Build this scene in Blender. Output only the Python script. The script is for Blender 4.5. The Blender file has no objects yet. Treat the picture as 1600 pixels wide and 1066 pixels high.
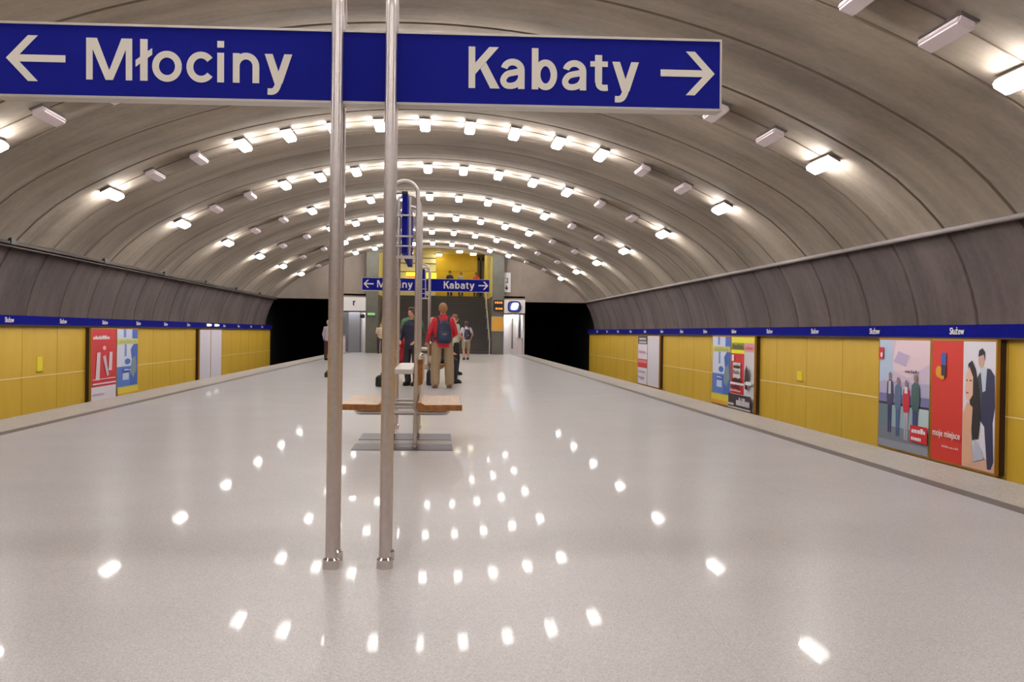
import bpy, bmesh, math, random
from mathutils import Vector, Matrix
random.seed(7)
C = bpy.context.scene.collection
SC = bpy.context.scene
R = math.radians
V = Vector

# ------------------------------------------------------------------ camera
cd = bpy.data.cameras.new('camera'); cd.lens = 35.0; cd.sensor_width = 36.0; cd.clip_end = 300
cam = bpy.data.objects.new('camera', cd); C.objects.link(cam); SC.camera = cam
CAM = Vector((0.36, 0.0, 1.2))
_f = 35 / 36 * 1600; _roll = 0.0133
_v = Vector(((685 - 800) / _f, -(518.5 - 533) / _f, -1)).normalized()   # world +Y seen from the camera
_u = Vector((math.sin(_roll), math.cos(_roll), 0))
_z = (_u - _u.dot(_v) * _v).normalized()
_x = _v.cross(_z)
cam.matrix_world = Matrix.Translation(CAM) @ Matrix((_x, _v, _z)).to_4x4()

# ------------------------------------------------------------------ world, exposure
w = bpy.data.worlds.new('world'); SC.world = w; w.use_nodes = True
w.node_tree.nodes['Background'].inputs[0].default_value = (0.02, 0.02, 0.022, 1)
w.node_tree.nodes['Background'].inputs[1].default_value = 1.0
SC.view_settings.view_transform = 'Standard'; SC.view_settings.look = 'None'
SC.view_settings.gamma = 1.0; SC.view_settings.exposure = 0.0
SC.view_settings.use_curve_mapping = False
SC.cycles.use_denoising = True
SC.cycles.use_light_tree = True
SC.cycles.sample_clamp_indirect = 6.0
SC.cycles.max_bounces = 10; SC.cycles.diffuse_bounces = 6; SC.cycles.glossy_bounces = 4
LAMP = 16.0          # radiance of the underside of a lit lamp diffuser
LAMP_SIDE = 96.0     # radiance of its prismatic sides
LAMP_COL = (1.0, 0.975, 0.955)

# ------------------------------------------------------------------ materials
def srgb(r, g, b):
    f = lambda c: (c / 255 / 12.92) if c / 255 <= 0.04045 else ((c / 255 + 0.055) / 1.055) ** 2.4
    return (f(r), f(g), f(b), 1)
def new_mat(name):
    m = bpy.data.materials.new(name); m.use_nodes = True
    nt = m.node_tree; return m, nt, nt.nodes['Principled BSDF']
def plain(name, col, rough=0.5, metal=0.0, spec=0.5, var=0.0, scale=8.0, bump=0.0):
    m, nt, b = new_mat(name)
    c = col if len(col) == 4 else (*col, 1)
    b.inputs['Base Color'].default_value = c
    b.inputs['Roughness'].default_value = rough; b.inputs['Metallic'].default_value = metal
    b.inputs['Specular IOR Level'].default_value = spec
    if var or bump:
        tc = nt.nodes.new('ShaderNodeTexCoord'); n = nt.nodes.new('ShaderNodeTexNoise')
        n.inputs['Scale'].default_value = scale; n.inputs['Detail'].default_value = 5
        nt.links.new(tc.outputs['Object'], n.inputs['Vector'])
        if var:
            r = nt.nodes.new('ShaderNodeValToRGB')
            r.color_ramp.elements[0].position = 0.3; r.color_ramp.elements[1].position = 0.7
            r.color_ramp.elements[0].color = tuple(x * (1 - var) for x in c[:3]) + (1,)
            r.color_ramp.elements[1].color = tuple(min(1, x * (1 + var)) for x in c[:3]) + (1,)
            nt.links.new(n.outputs['Fac'], r.inputs['Fac']); nt.links.new(r.outputs['Color'], b.inputs['Base Color'])
        if bump:
            bp = nt.nodes.new('ShaderNodeBump'); bp.inputs['Strength'].default_value = bump
            bp.inputs['Distance'].default_value = 0.01
            nt.links.new(n.outputs['Fac'], bp.inputs['Height']); nt.links.new(bp.outputs['Normal'], b.inputs['Normal'])
    return m
def glow(name, col, strength):
    m, nt, b = new_mat(name)
    b.inputs['Base Color'].default_value = (*col, 1)
    b.inputs['Emission Color'].default_value = (*col, 1); b.inputs['Emission Strength'].default_value = strength
    return m
def concrete(name, base, contrast=0.35, streak=(0.22, 5.0, 0.22)):
    m, nt, b = new_mat(name)
    N, L = nt.nodes, nt.links
    tc = N.new('ShaderNodeTexCoord')
    mp = N.new('ShaderNodeMapping'); mp.inputs['Scale'].default_value = streak
    L.new(tc.outputs['Object'], mp.inputs['Vector'])
    n1 = N.new('ShaderNodeTexNoise'); n1.inputs['Scale'].default_value = 1.0; n1.inputs['Detail'].default_value = 6; n1.inputs['Roughness'].default_value = 0.6
    L.new(mp.outputs['Vector'], n1.inputs['Vector'])
    n2 = N.new('ShaderNodeTexNoise'); n2.inputs['Scale'].default_value = 0.55; n2.inputs['Detail'].default_value = 4
    L.new(tc.outputs['Object'], n2.inputs['Vector'])
    n3 = N.new('ShaderNodeTexNoise'); n3.inputs['Scale'].default_value = 9; n3.inputs['Detail'].default_value = 8
    L.new(tc.outputs['Object'], n3.inputs['Vector'])
    def mad(a, k, c=None):
        q = N.new('ShaderNodeMath'); q.operation = 'MULTIPLY_ADD'
        L.new(a, q.inputs[0]); q.inputs[1].default_value = k
        if c is None: q.inputs[2].default_value = 0
        else: L.new(c, q.inputs[2])
        return q.outputs[0]
    s = mad(n1.outputs['Fac'], 0.5); s = mad(n2.outputs['Fac'], 0.35, s); s = mad(n3.outputs['Fac'], 0.15, s)
    r = N.new('ShaderNodeValToRGB')
    r.color_ramp.elements[0].position = 0.36; r.color_ramp.elements[1].position = 0.64
    lo = tuple(c * (1 - contrast) for c in base); hi = tuple(c * (1 + contrast) for c in base)
    r.color_ramp.elements[0].color = (*lo, 1); r.color_ramp.elements[1].color = (*hi, 1)
    L.new(s, r.inputs['Fac']); L.new(r.outputs['Color'], b.inputs['Base Color'])
    b.inputs['Roughness'].default_value = 0.85; b.inputs['Specular IOR Level'].default_value = 0.25
    bp = N.new('ShaderNodeBump'); bp.inputs['Strength'].default_value = 0.35; bp.inputs['Distance'].default_value = 0.02
    L.new(s, bp.inputs['Height']); L.new(bp.outputs['Normal'], b.inputs['Normal'])
    return m
def terrazzo(name, base, rough=0.3, coat=0.5, scale=140.0, contrast=0.22):
    m, nt, b = new_mat(name)
    N, L = nt.nodes, nt.links
    tc = N.new('ShaderNodeTexCoord')
    vo = N.new('ShaderNodeTexVoronoi'); vo.inputs['Scale'].default_value = scale
    L.new(tc.outputs['Object'], vo.inputs['Vector'])
    sp = N.new('ShaderNodeSeparateColor'); L.new(vo.outputs['Color'], sp.inputs['Color'])
    r = N.new('ShaderNodeValToRGB')
    r.color_ramp.elements[0].position = 0.05; r.color_ramp.elements[1].position = 0.9
    r.color_ramp.elements[0].color = (*[c * (1 - contrast) for c in base], 1)
    r.color_ramp.elements[1].color = (*[min(1, c * (1 + contrast)) for c in base], 1)
    L.new(sp.outputs['Red'], r.inputs['Fac'])
    n = N.new('ShaderNodeTexNoise'); n.inputs['Scale'].default_value = 0.9; n.inputs['Detail'].default_value = 5
    mp = N.new('ShaderNodeMapping'); mp.inputs['Scale'].default_value = (1, 1.2, 1)
    L.new(tc.outputs['Object'], mp.inputs['Vector']); L.new(mp.outputs['Vector'], n.inputs['Vector'])
    mr = N.new('ShaderNodeMapRange'); mr.inputs['From Min'].default_value = 0.3; mr.inputs['From Max'].default_value = 0.7
    mr.inputs['To Min'].default_value = 0.95; mr.inputs['To Max'].default_value = 1.05
    L.new(n.outputs['Fac'], mr.inputs['Value'])
    mx = N.new('ShaderNodeVectorMath'); mx.operation = 'SCALE'
    L.new(r.outputs['Color'], mx.inputs[0]); L.new(mr.outputs['Result'], mx.inputs['Scale'])
    # slab joints: thin lines every 1.5 m
    br = N.new('ShaderNodeTexBrick'); br.offset = 0.0; br.inputs['Scale'].default_value = 1.0
    br.inputs['Brick Width'].default_value = 1.5; br.inputs['Row Height'].default_value = 1.5
    br.inputs['Mortar Size'].default_value = 0.004; br.inputs['Mortar Smooth'].default_value = 0.1
    L.new(tc.outputs['Object'], br.inputs['Vector'])
    mj = N.new('ShaderNodeMix'); mj.data_type = 'RGBA'; mj.inputs['B'].default_value = (*[c * 0.6 for c in base], 1)
    fm = N.new('ShaderNodeMath'); fm.operation = 'MULTIPLY'; fm.inputs[1].default_value = 0.16
    L.new(br.outputs['Fac'], fm.inputs[0]); L.new(fm.outputs[0], mj.inputs['Factor'])
    L.new(mx.outputs['Vector'], mj.inputs['A']); L.new(mj.outputs['Result'], b.inputs['Base Color'])
    b.inputs['Roughness'].default_value = rough
    b.inputs['Coat Weight'].default_value = coat; b.inputs['Coat Roughness'].default_value = 0.038
    return m
def wood(name, c1, c2):
    m, nt, b = new_mat(name); N, L = nt.nodes, nt.links
    tc = N.new('ShaderNodeTexCoord'); mp = N.new('ShaderNodeMapping'); mp.inputs['Scale'].default_value = (14, 1.2, 14)
    n = N.new('ShaderNodeTexNoise'); n.inputs['Scale'].default_value = 2; n.inputs['Detail'].default_value = 6
    L.new(tc.outputs['Object'], mp.inputs['Vector']); L.new(mp.outputs['Vector'], n.inputs['Vector'])
    r = N.new('ShaderNodeValToRGB'); r.color_ramp.elements[0].position = 0.35; r.color_ramp.elements[1].position = 0.65
    r.color_ramp.elements[0].color = c1; r.color_ramp.elements[1].color = c2
    L.new(n.outputs['Fac'], r.inputs['Fac']); L.new(r.outputs['Color'], b.inputs['Base Color'])
    b.inputs['Roughness'].default_value = 0.32
    return m
def yellow_panels(name):
    m, nt, b = new_mat(name); N, L = nt.nodes, nt.links
    tc = N.new('ShaderNodeTexCoord')
    mp = N.new('ShaderNodeMapping'); mp.inputs['Scale'].default_value = (1, 3, 0.8)
    n = N.new('ShaderNodeTexNoise'); n.inputs['Scale'].default_value = 1.0; n.inputs['Detail'].default_value = 5
    L.new(tc.outputs['Object'], mp.inputs['Vector']); L.new(mp.outputs['Vector'], n.inputs['Vector'])
    r = N.new('ShaderNodeValToRGB'); r.color_ramp.elements[0].position = 0.3; r.color_ramp.elements[1].position = 0.72
    r.color_ramp.elements[0].color = srgb(204, 164, 50); r.color_ramp.elements[1].color = srgb(212, 175, 62)
    L.new(n.outputs['Fac'], r.inputs['Fac']); L.new(r.outputs['Color'], b.inputs['Base Color'])
    b.inputs['Roughness'].default_value = 0.42
    return m

M = {}
M['concrete'] = concrete('vault concrete', (0.248, 0.203, 0.161), 0.32, (0.25, 1.7, 0.25))
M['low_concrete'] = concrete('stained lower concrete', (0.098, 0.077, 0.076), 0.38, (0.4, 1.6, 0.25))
M['end_concrete'] = concrete('end wall concrete', (0.255, 0.208, 0.176), 0.12, (2, 2, 1))
M['joint'] = plain('dark joint mastic', srgb(106, 94, 82), 0.9, spec=0.2)
M['pier'] = plain('grey stone pier', srgb(98, 96, 86), 0.45, var=0.12, scale=3)
M['track'] = plain('dark track bed', srgb(58, 52, 48), 0.95, var=0.3, scale=12, bump=0.6)
M['tunnel_shade'] = plain('tunnel lining in shade colour', srgb(16, 14, 14), 0.95)  # near-black base colour stands for the darkness of the unlit tunnels
M['floor'] = terrazzo('polished terrazzo', (0.615, 0.588, 0.59), 0.29, 0.17, 200.0, 0.19)
M['edge'] = terrazzo('stone edge slabs', (0.50, 0.455, 0.41), 0.45, 0.1, 120, 0.25)
M['dark_line'] = plain('dark stone strip', srgb(112, 104, 102), 0.4, var=0.15, scale=30)
M['yellow'] = yellow_panels('ochre enamel panels')
M['seam_light'] = plain('pale joint strip', srgb(236, 214, 168), 0.5)
M['seam_dark'] = plain('darker seam between panels', srgb(172, 130, 40), 0.7)  # darker ochre for the vertical panel seams
M['blue'] = plain('blue enamel', srgb(16, 20, 116), 0.8, spec=0.03, var=0.08, scale=5)
M['sign_blue'] = plain('blue sign face', srgb(25, 31, 136), 0.7, spec=0.06)
M['letter'] = plain('off white vinyl', srgb(232, 226, 216), 0.5)
M['alu'] = plain('anodised aluminium', srgb(190, 184, 178), 0.35, 0.7)
M['steel'] = plain('brushed stainless steel', srgb(214, 205, 204), 0.33, 0.9, var=0.05, scale=40)
M['steel_bright'] = plain('bright stainless sheet', srgb(226, 220, 214), 0.3, 0.55)
M['chrome'] = plain('polished steel', srgb(220, 212, 208), 0.12, 1.0)
M['wood'] = wood('varnished beech', srgb(206, 168, 128), srgb(226, 194, 156))
M['wood_edge'] = wood('varnished wood edge', srgb(140, 86, 34), srgb(168, 110, 50))
M['dark_patch'] = plain('dark blue floor patch', srgb(62, 56, 84), 0.3, var=0.2, scale=20)
M['lamp_off'] = plain('unlit milky diffuser', srgb(214, 200, 204), 0.4)
M['lamp_on'] = glow('lit diffuser', LAMP_COL, LAMP)
M['lamp_side'] = glow('lit prismatic diffuser side', LAMP_COL, LAMP_SIDE)
M['lamp_body'] = plain('grey lamp housing', srgb(92, 84, 82), 0.5)
M['cable'] = plain('dark cable', srgb(62, 54, 50), 0.7)
M['lamp_cable'] = plain('brown lamp cable', srgb(96, 82, 70), 0.7)
M['tray'] = plain('dusty cable tray', srgb(72, 62, 57), 0.9, var=0.2, scale=6)
M['pipe'] = plain('grey painted pipe', srgb(122, 112, 112), 0.6)
M['black'] = plain('black plastic', srgb(20, 20, 22), 0.5)
M['white'] = plain('white sheet', srgb(226, 222, 222), 0.4)
M['cream'] = plain('cream panel', srgb(236, 226, 180), 0.5)
M['frame_shade'] = plain('dark brown painted shade', srgb(58, 36, 14), 0.8)  # shade put into colour: billboard sides and below the name strips
M['frame_brass'] = plain('brass frame', srgb(170, 122, 40), 0.4, 0.3)
M['stair'] = plain('dark granite steps', srgb(70, 64, 62), 0.55, var=0.15, scale=15)
M['stair_nose'] = plain('worn step nosing', srgb(92, 84, 80), 0.5)
M['mezz_yellow'] = plain('yellow concourse cladding', srgb(224, 186, 16), 0.45, var=0.05, scale=2)
M['mezz_pale'] = plain('pale yellow plaster', srgb(226, 206, 110), 0.6)
M['mezz_dark'] = plain('dark door surround', srgb(96, 84, 66), 0.6)
M['mezz_lamp'] = glow('concourse lamp', (1.0, 0.95, 0.76), 9.0)
M['kiosk_lamp'] = glow('alcove lamp tube', (0.95, 0.97, 1.0), 30.0)
M['kiosk_lamp_dim'] = glow('dimmer alcove lamp tube', (0.93, 0.95, 1.0), 18.0)
M['door_steel'] = plain('grey steel door', srgb(150, 150, 156), 0.3, 0.6)
M['yellow_lit'] = glow('lit yellow sign', (1.0, 0.85, 0.05), 1.3)
M['red_lit'] = glow('lit red strip', (0.9, 0.12, 0.05), 0.9)
M['led'] = glow('amber digits', (1.0, 0.38, 0.05), 1.2)
M['green_lit'] = glow('green exit lamp', (0.25, 0.6, 0.25), 0.35)
M['screen'] = glow('monitor picture', (0.55, 0.72, 1.0), 1.4)
M['screen_dark'] = glow('monitor edge', (0.04, 0.05, 0.35), 0.5)
M['spot_lit'] = glow('small lit tube', (0.95, 0.97, 1.0), 4.0)
M['skin'] = plain('skin', srgb(206, 150, 124), 0.55)
M['notice'] = plain('yellow notice', srgb(222, 164, 60), 0.5)
def col(r, g, b, rough=0.6):
    k = f'colour {r} {g} {b}'
    if k not in M: M[k] = plain(k, srgb(r, g, b), rough)
    return M[k]

# ------------------------------------------------------------------ object helpers
WL = {}                                   # world origin of every root
def tag(o, label=None, cat=None, group=None, kind=None):
    if label: o['label'] = label
    if cat: o['category'] = cat
    if group: o['group'] = group
    if kind: o['kind'] = kind
    return o
def thing(name, label, cat, loc=(0, 0, 0), group=None):
    o = bpy.data.objects.new(name, None); C.objects.link(o)
    o.location = loc; o.empty_display_size = 0.2
    WL[o] = Vector(loc)
    return tag(o, label, cat, group)
def link(o, parent=None):
    C.objects.link(o)
    if parent is not None:
        o.parent = parent; WL[o] = WL[parent]
    return o

class MB:
    """collects shapes in world coordinates; build() links them as one mesh object"""
    def __init__(s): s.bm = bmesh.new(); s.mi = 0
    def _add(s, fn):
        n0 = len(s.bm.faces); r = fn()
        s.bm.faces.ensure_lookup_table()
        for f in s.bm.faces[n0:]: f.material_index = s.mi
        return r
    def box(s, lo, hi, bevel=0.0):
        lo, hi = Vector(lo), Vector(hi); c = (lo + hi) / 2; d = hi - lo
        def fn():
            r = bmesh.ops.create_cube(s.bm, size=1.0, matrix=Matrix.Translation(c) @ Matrix.Diagonal((abs(d.x), abs(d.y), abs(d.z), 1)))
            if bevel:
                es = {e for v in r['verts'] for e in v.link_edges}
                bmesh.ops.bevel(s.bm, geom=list(es), offset=bevel, segments=2, affect='EDGES')
        s._add(fn); return s
    def cyl(s, p0, p1, r0, r1=None, seg=16):
        p0, p1 = Vector(p0), Vector(p1); r1 = r0 if r1 is None else r1
        d = p1 - p0; q = Vector((0, 0, 1)).rotation_difference(d)
        s._add(lambda: bmesh.ops.create_cone(s.bm, cap_ends=True, segments=seg, radius1=r0, radius2=r1, depth=d.length,
               matrix=Matrix.Translation((p0 + p1) / 2) @ q.to_matrix().to_4x4()))
        return s
    def ball(s, c, rad, u=16, v=10, rot=None):
        rad = (rad,) * 3 if not hasattr(rad, '__len__') else rad
        mm = Matrix.Translation(c) @ (rot.to_4x4() if rot else Matrix.Identity(4)) @ Matrix.Diagonal((*rad, 1))
        s._add(lambda: bmesh.ops.create_uvsphere(s.bm, u_segments=u, v_segments=v, radius=1, matrix=mm)); return s
    def limb(s, pts, rads, seg=12):
        for i, (p, r) in enumerate(zip(pts, rads)):
            s.ball(p, r, seg, 8)
            if i: s.cyl(pts[i - 1], p, rads[i - 1], r, seg)
        return s
    def stack(s, rings, seg=20):
        """closed stack of ellipses: (centre, rx, ry)"""
        def fn():
            rows = []
            for c, rx, ry in rings:
                rows.append([s.bm.verts.new((c[0] + rx * math.cos(2 * math.pi * k / seg), c[1] + ry * math.sin(2 * math.pi * k / seg), c[2])) for k in range(seg)])
            for a, b in zip(rows, rows[1:]):
                for k in range(seg): s.bm.faces.new((a[k], a[(k + 1) % seg], b[(k + 1) % seg], b[k]))
            s.bm.faces.new(rows[0][::-1]); s.bm.faces.new(rows[-1])
        s._add(fn); return s
    def tube(s, pts, r, seg=14):
        def fn():
            P = [Vector(p) for p in pts]; rows = []
            n = None
            for i, p in enumerate(P):
                t = (P[min(i + 1, len(P) - 1)] - P[max(i - 1, 0)]).normalized()
                if n is None:
                    n = t.orthogonal().normalized()
                else:
                    n = (n - n.dot(t) * t).normalized()
                bn = t.cross(n)
                rows.append([s.bm.verts.new(p + r * (math.cos(2 * math.pi * k / seg) * n + math.sin(2 * math.pi * k / seg) * bn)) for k in range(seg)])
            for a, b in zip(rows, rows[1:]):
                for k in range(seg): s.bm.faces.new((a[k], a[(k + 1) % seg], b[(k + 1) % seg], b[k]))
            s.bm.faces.new(rows[0][::-1]); s.bm.faces.new(rows[-1])
        s._add(fn); return s
    def face(s, pts):
        s._add(lambda: s.bm.faces.new([s.bm.verts.new(p) for p in pts])); return s
    def prism(s, pts, d):
        """polygon pts extruded by vector d"""
        d = Vector(d)
        def fn():
            a = [s.bm.verts.new(p) for p in pts]; b = [s.bm.verts.new(Vector(p) + d) for p in pts]
            n = len(pts)
            s.bm.faces.new(a[::-1]); s.bm.faces.new(b)
            for k in range(n): s.bm.faces.new((a[k], a[(k + 1) % n], b[(k + 1) % n], b[k]))
        s._add(fn); return s
    def mesh(s, name, mats):
        bmesh.ops.recalc_face_normals(s.bm, faces=s.bm.faces[:])
        me = bpy.data.meshes.new(name); s.bm.to_mesh(me); s.bm.free()
        for m in (mats if isinstance(mats, (list, tuple)) else [mats]): me.materials.append(m)
        return me
    def build(s, name, mats, parent=None, smooth=False, recalc=True):
        off = WL[parent] if parent is not None else Vector((0, 0, 0))
        if off.length: bmesh.ops.translate(s.bm, verts=s.bm.verts[:], vec=-off)
        me = s.mesh(name, mats)
        if smooth:
            for p in me.polygons: p.use_smooth = True
            try: me.set_sharp_from_angle(angle=R(40))
            except Exception: pass
        return link(bpy.data.objects.new(name, me), parent)
def struct(mb, name, mats, smooth=False):
    return tag(mb.build(name, mats, None, smooth), kind='structure')
def copy_tree(o, parent=None):
    c = o.copy(); C.objects.link(c)
    if parent is not None: c.parent = parent
    for ch in [x for x in C.objects if x.parent == o]: copy_tree(ch, c)
    return c
def text_mesh(txt, cap, weight=0.0, extrude=0.001):
    """flat lettering of the given capital height, starting at x = 0 on the baseline, in the XY plane"""
    cu = bpy.data.curves.new('lettering', 'FONT'); cu.body = txt; cu.size = cap / 0.7
    cu.offset = weight * cap; cu.extrude = extrude
    o = bpy.data.objects.new('lettering', cu); C.objects.link(o)
    dg = bpy.context.evaluated_depsgraph_get()
    me = bpy.data.meshes.new_from_object(o.evaluated_get(dg))
    bpy.data.objects.remove(o)
    xs = [v.co.x for v in me.vertices]; ys = [v.co.y for v in me.vertices]
    return me, min(xs), max(xs), min(ys), max(ys)
def place_text(name, txt, cap, origin, ux, uy, width, mat, parent, weight=0.02):
    """lettering starting at world point origin, along unit vectors ux / uy, stretched to the given width"""
    me, x0, x1, y0, y1 = text_mesh(txt, cap, weight)
    k = width / (x1 - x0) if width else 1.0
    ux, uy = Vector(ux), Vector(uy); un = ux.cross(uy); off = WL[parent]
    for v in me.vertices:
        v.co = Vector(origin) + ux * ((v.co.x - x0) * k) + uy * v.co.y + un * v.co.z - off
    me.materials.clear(); me.materials.append(mat)
    me.name = name
    return link(bpy.data.objects.new(name, me), parent)

# ------------------------------------------------------------------ vault and shell
Y0, YE = -14.56, 54.6
RV, ZA = 14.4, 5.95
def vault_profile():
    half = []
    n = 26
    a1 = math.asin(7.2 / RV)
    for i in range(n + 1):
        a = a1 * i / n; half.append((RV * math.sin(a), ZA - RV + RV * math.cos(a)))
    half += [(7.62, 3.74), (8.02, 3.40), (8.32, 3.09), (8.47, 2.92), (8.60, 2.72), (8.76, 2.40), (8.90, 2.0), (8.99, 1.65), (9.03, 1.3)]
    return [(-x, z) for x, z in half[:0:-1]] + half
PROF = vault_profile()
ys = []
y = 15.44 - 2 * 15
while y < YE + 1:
    ys += [(y - 0.045, 0.0), (y - 0.018, 0.045), (y + 0.018, 0.045), (y + 0.045, 0.0), (y + 0.4, -0.014), (y + 1.0, -0.022), (y + 1.6, -0.014)]
    y += 2.0
ys = [t for t in ys if Y0 - 0.2 <= t[0] <= YE] + [(YE + 0.3, 0.0)]
bm = bmesh.new(); rows = []; rec_of = {}
for yy, rec in ys:
    row = []
    for i, (x, z) in enumerate(PROF):
        a, b = PROF[max(i - 1, 0)], PROF[min(i + 1, len(PROF) - 1)]
        t = Vector((b[0] - a[0], 0, b[1] - a[1])).normalized(); nrm = Vector((-t.z, 0, t.x))
        row.append(bm.verts.new(Vector((x, yy, z)) + nrm * rec))
    rows.append(row); rec_of[row[0]] = rec
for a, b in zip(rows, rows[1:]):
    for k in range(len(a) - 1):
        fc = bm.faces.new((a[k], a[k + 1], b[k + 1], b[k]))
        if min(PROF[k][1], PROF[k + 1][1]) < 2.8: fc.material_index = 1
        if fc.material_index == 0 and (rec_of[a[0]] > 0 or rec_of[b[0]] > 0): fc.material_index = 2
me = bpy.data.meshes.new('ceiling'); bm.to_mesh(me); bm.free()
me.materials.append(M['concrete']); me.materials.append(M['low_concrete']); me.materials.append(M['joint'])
for p in me.polygons: p.use_smooth = True
me.set_sharp_from_angle(angle=R(25))
tag(link(bpy.data.objects.new('ceiling', me)), kind='structure')

# platform, edges, track beds
PE, PD = 5.2, 4.47
m = MB(); m.box((-4.39, Y0, -0.25), (4.39, 61.5, 0.0)); struct(m, 'floor', M['floor'])
for k, sx in enumerate((-1, 1)):
    m = MB(); m.box((sx * 4.39, Y0, -0.25), (sx * 4.54, YE + 6, 0.0)); struct(m, f'trim_{k + 1}', M['dark_line'])
    m = MB(); m.box((sx * 4.54, Y0, -0.25), (sx * PE, YE + 6, 0.0)); m.box((sx * 4.7, Y0, -1.2), (sx * 4.9, YE + 6, -0.25)); struct(m, f'trim_{k + 3}', M['edge'])
    m = MB(); m.box((sx * 4.8, Y0, -1.4), (sx * 9.3, YE + 20, -1.2)); struct(m, 'floor.%03d' % (k + 1), M['track'])
    # ochre wall with panel joints
    side = ('left', 'right')[k]; X = 8.7
    m = MB(); m.box((sx * X, Y0, -1.2), (sx * (X + 0.12), YE, 1.3))
    m.box((sx * (X - 0.02), Y0, 1.3), (sx * 9.1, YE, 1.33))
    m.mi = 1; m.box((sx * (X - 0.004), Y0, 0.058), (sx * X, YE, 0.077))
    m.mi = 2
    y = 14.02 + (0.45 if sx < 0 else 0) - 14
    while y < YE:
        m.box((sx * (X - 0.003), y - 0.008, -1.2), (sx * X, y + 0.008, 1.22)); y += 2.0
    struct(m, 'wall_' + side, [M['yellow'], M['seam_light'], M['seam_dark']])

# blue name strips along both walls
for sx, side in ((-1, 'left'), (1, 'right')):
    t = thing('name_strip', f'long blue station name strip above the ochre wall on the {side}', 'sign', (sx * 8.64, 20, 1.24))
    m = MB(); m.box((sx * 8.6, Y0 + 0.1, 1.225), (sx * 8.7, YE - 0.05, 1.425)); b = m.build('strip', M['blue'], t)
    m = MB(); m.box((sx * 8.585, Y0 + 0.1, 1.20), (sx * 8.7, YE - 0.05, 1.225)); m.build('bottom_shade', M['frame_shade'], t)  # dark strip painted as the shadow under the blue strip
    y = 15.3 if sx > 0 else 21.4
    while y - 3 > 8: y -= 3.0
    while y < 53:
        if sx > 0: place_text('lettering', 'Służew', 0.105, (8.598, y + 0.22, 1.275), (0, -1, 0), (0, 0, 1), 0.44, M['letter'], b)
        else: place_text('lettering', 'Służew', 0.105, (-8.598, y - 0.05, 1.275), (0, 1, 0), (0, 0, 1), 0.44, M['letter'], b)
        y += 3.0
for yy, txt in ((39.6, 'nearer'), (40.95, 'farther')):
    t = thing('strip_lamp', f'small bright tube lamp above the blank boards on the left, {txt} of the pair', 'lamp', (-8.6, yy, 1.33))
    m = MB(); m.box((-8.597, yy - 0.3, 1.27), (-8.575, yy + 0.3, 1.40)); m.build('bracket', M['alu'], t)
    m = MB(); m.cyl((-8.55, yy - 0.27, 1.335), (-8.55, yy + 0.27, 1.335), 0.03); m.build('tube', M['spot_lit'], t)

# pipe / cable tray where the vault turns down
t = thing('conduit_pipe', 'grey pipe running along the right side of the concrete vault', 'pipe', (8.42, 20, 2.93))
m = MB(); m.tube([(8.40, Y0, 2.92), (8.40, 20, 2.92), (8.40, YE, 2.92)], 0.045); m.build('pipe', M['pipe'], t, True)
for k in range(34):
    m = MB(); m.box((8.38, -13.5 + 2 * k, 2.865), (8.46, -13.46 + 2 * k, 2.875)); m.build('bracket', M['lamp_body'], t)
t = thing('cable_tray', 'dark cable tray running along the left side of the concrete vault', 'cable tray', (-8.42, 20, 2.9))
m = MB(); m.box((-8.56, Y0, 2.84), (-8.36, YE, 2.87)); m.box((-8.38, Y0, 2.81), (-8.36, YE, 2.93)); m.build('tray', M['tray'], t)
m = MB()
for j, (dx, dz) in enumerate(((-8.42, 2.90), (-8.47, 2.91), (-8.52, 2.895), (-8.44, 2.945))):
    m.tube([(dx + 0.01 * math.sin(q * 1.3 + j), -14 + q * 1.0, dz + 0.012 * math.sin(q * 0.9 + 2 * j)) for q in range(69)], 0.026, 8)
m.build('cables', M['cable'], t, True)
for k in range(12):
    m = MB(); m.box((-8.45, -13.2 + 5.7 * k, 2.86), (-8.34, -12.95 + 5.7 * k, 3.0), 0.01); m.build('junction_box', M['black'], t)

# wall behind the viewpoint
m = MB(); m.box((-9.3, Y0 - 0.3, -1.4), (9.3, Y0 - 0.1, 6.3)); struct(m, 'wall_back', M['end_concrete'])

# ------------------------------------------------------------------ far end wall
PIN, PTOP = 5.08, 2.9
m = MB()
T = 0.35
for sx in (-1, 1):
    m.box((sx * PIN, YE, PTOP), (sx * 9.4, YE + T, 6.6))
    xa, xb = ((-3.58, -PIN) if sx < 0 else (3.92, PIN))
    m.box((xa, YE, 2.2), (xb, YE + T, 6.6))                         # above the alcove
m.box((-3.58, YE, 0), (-2.93, YE + T, 6.6)); m.box((3.29, YE, 0), (3.92, YE + T, 6.6))
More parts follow.
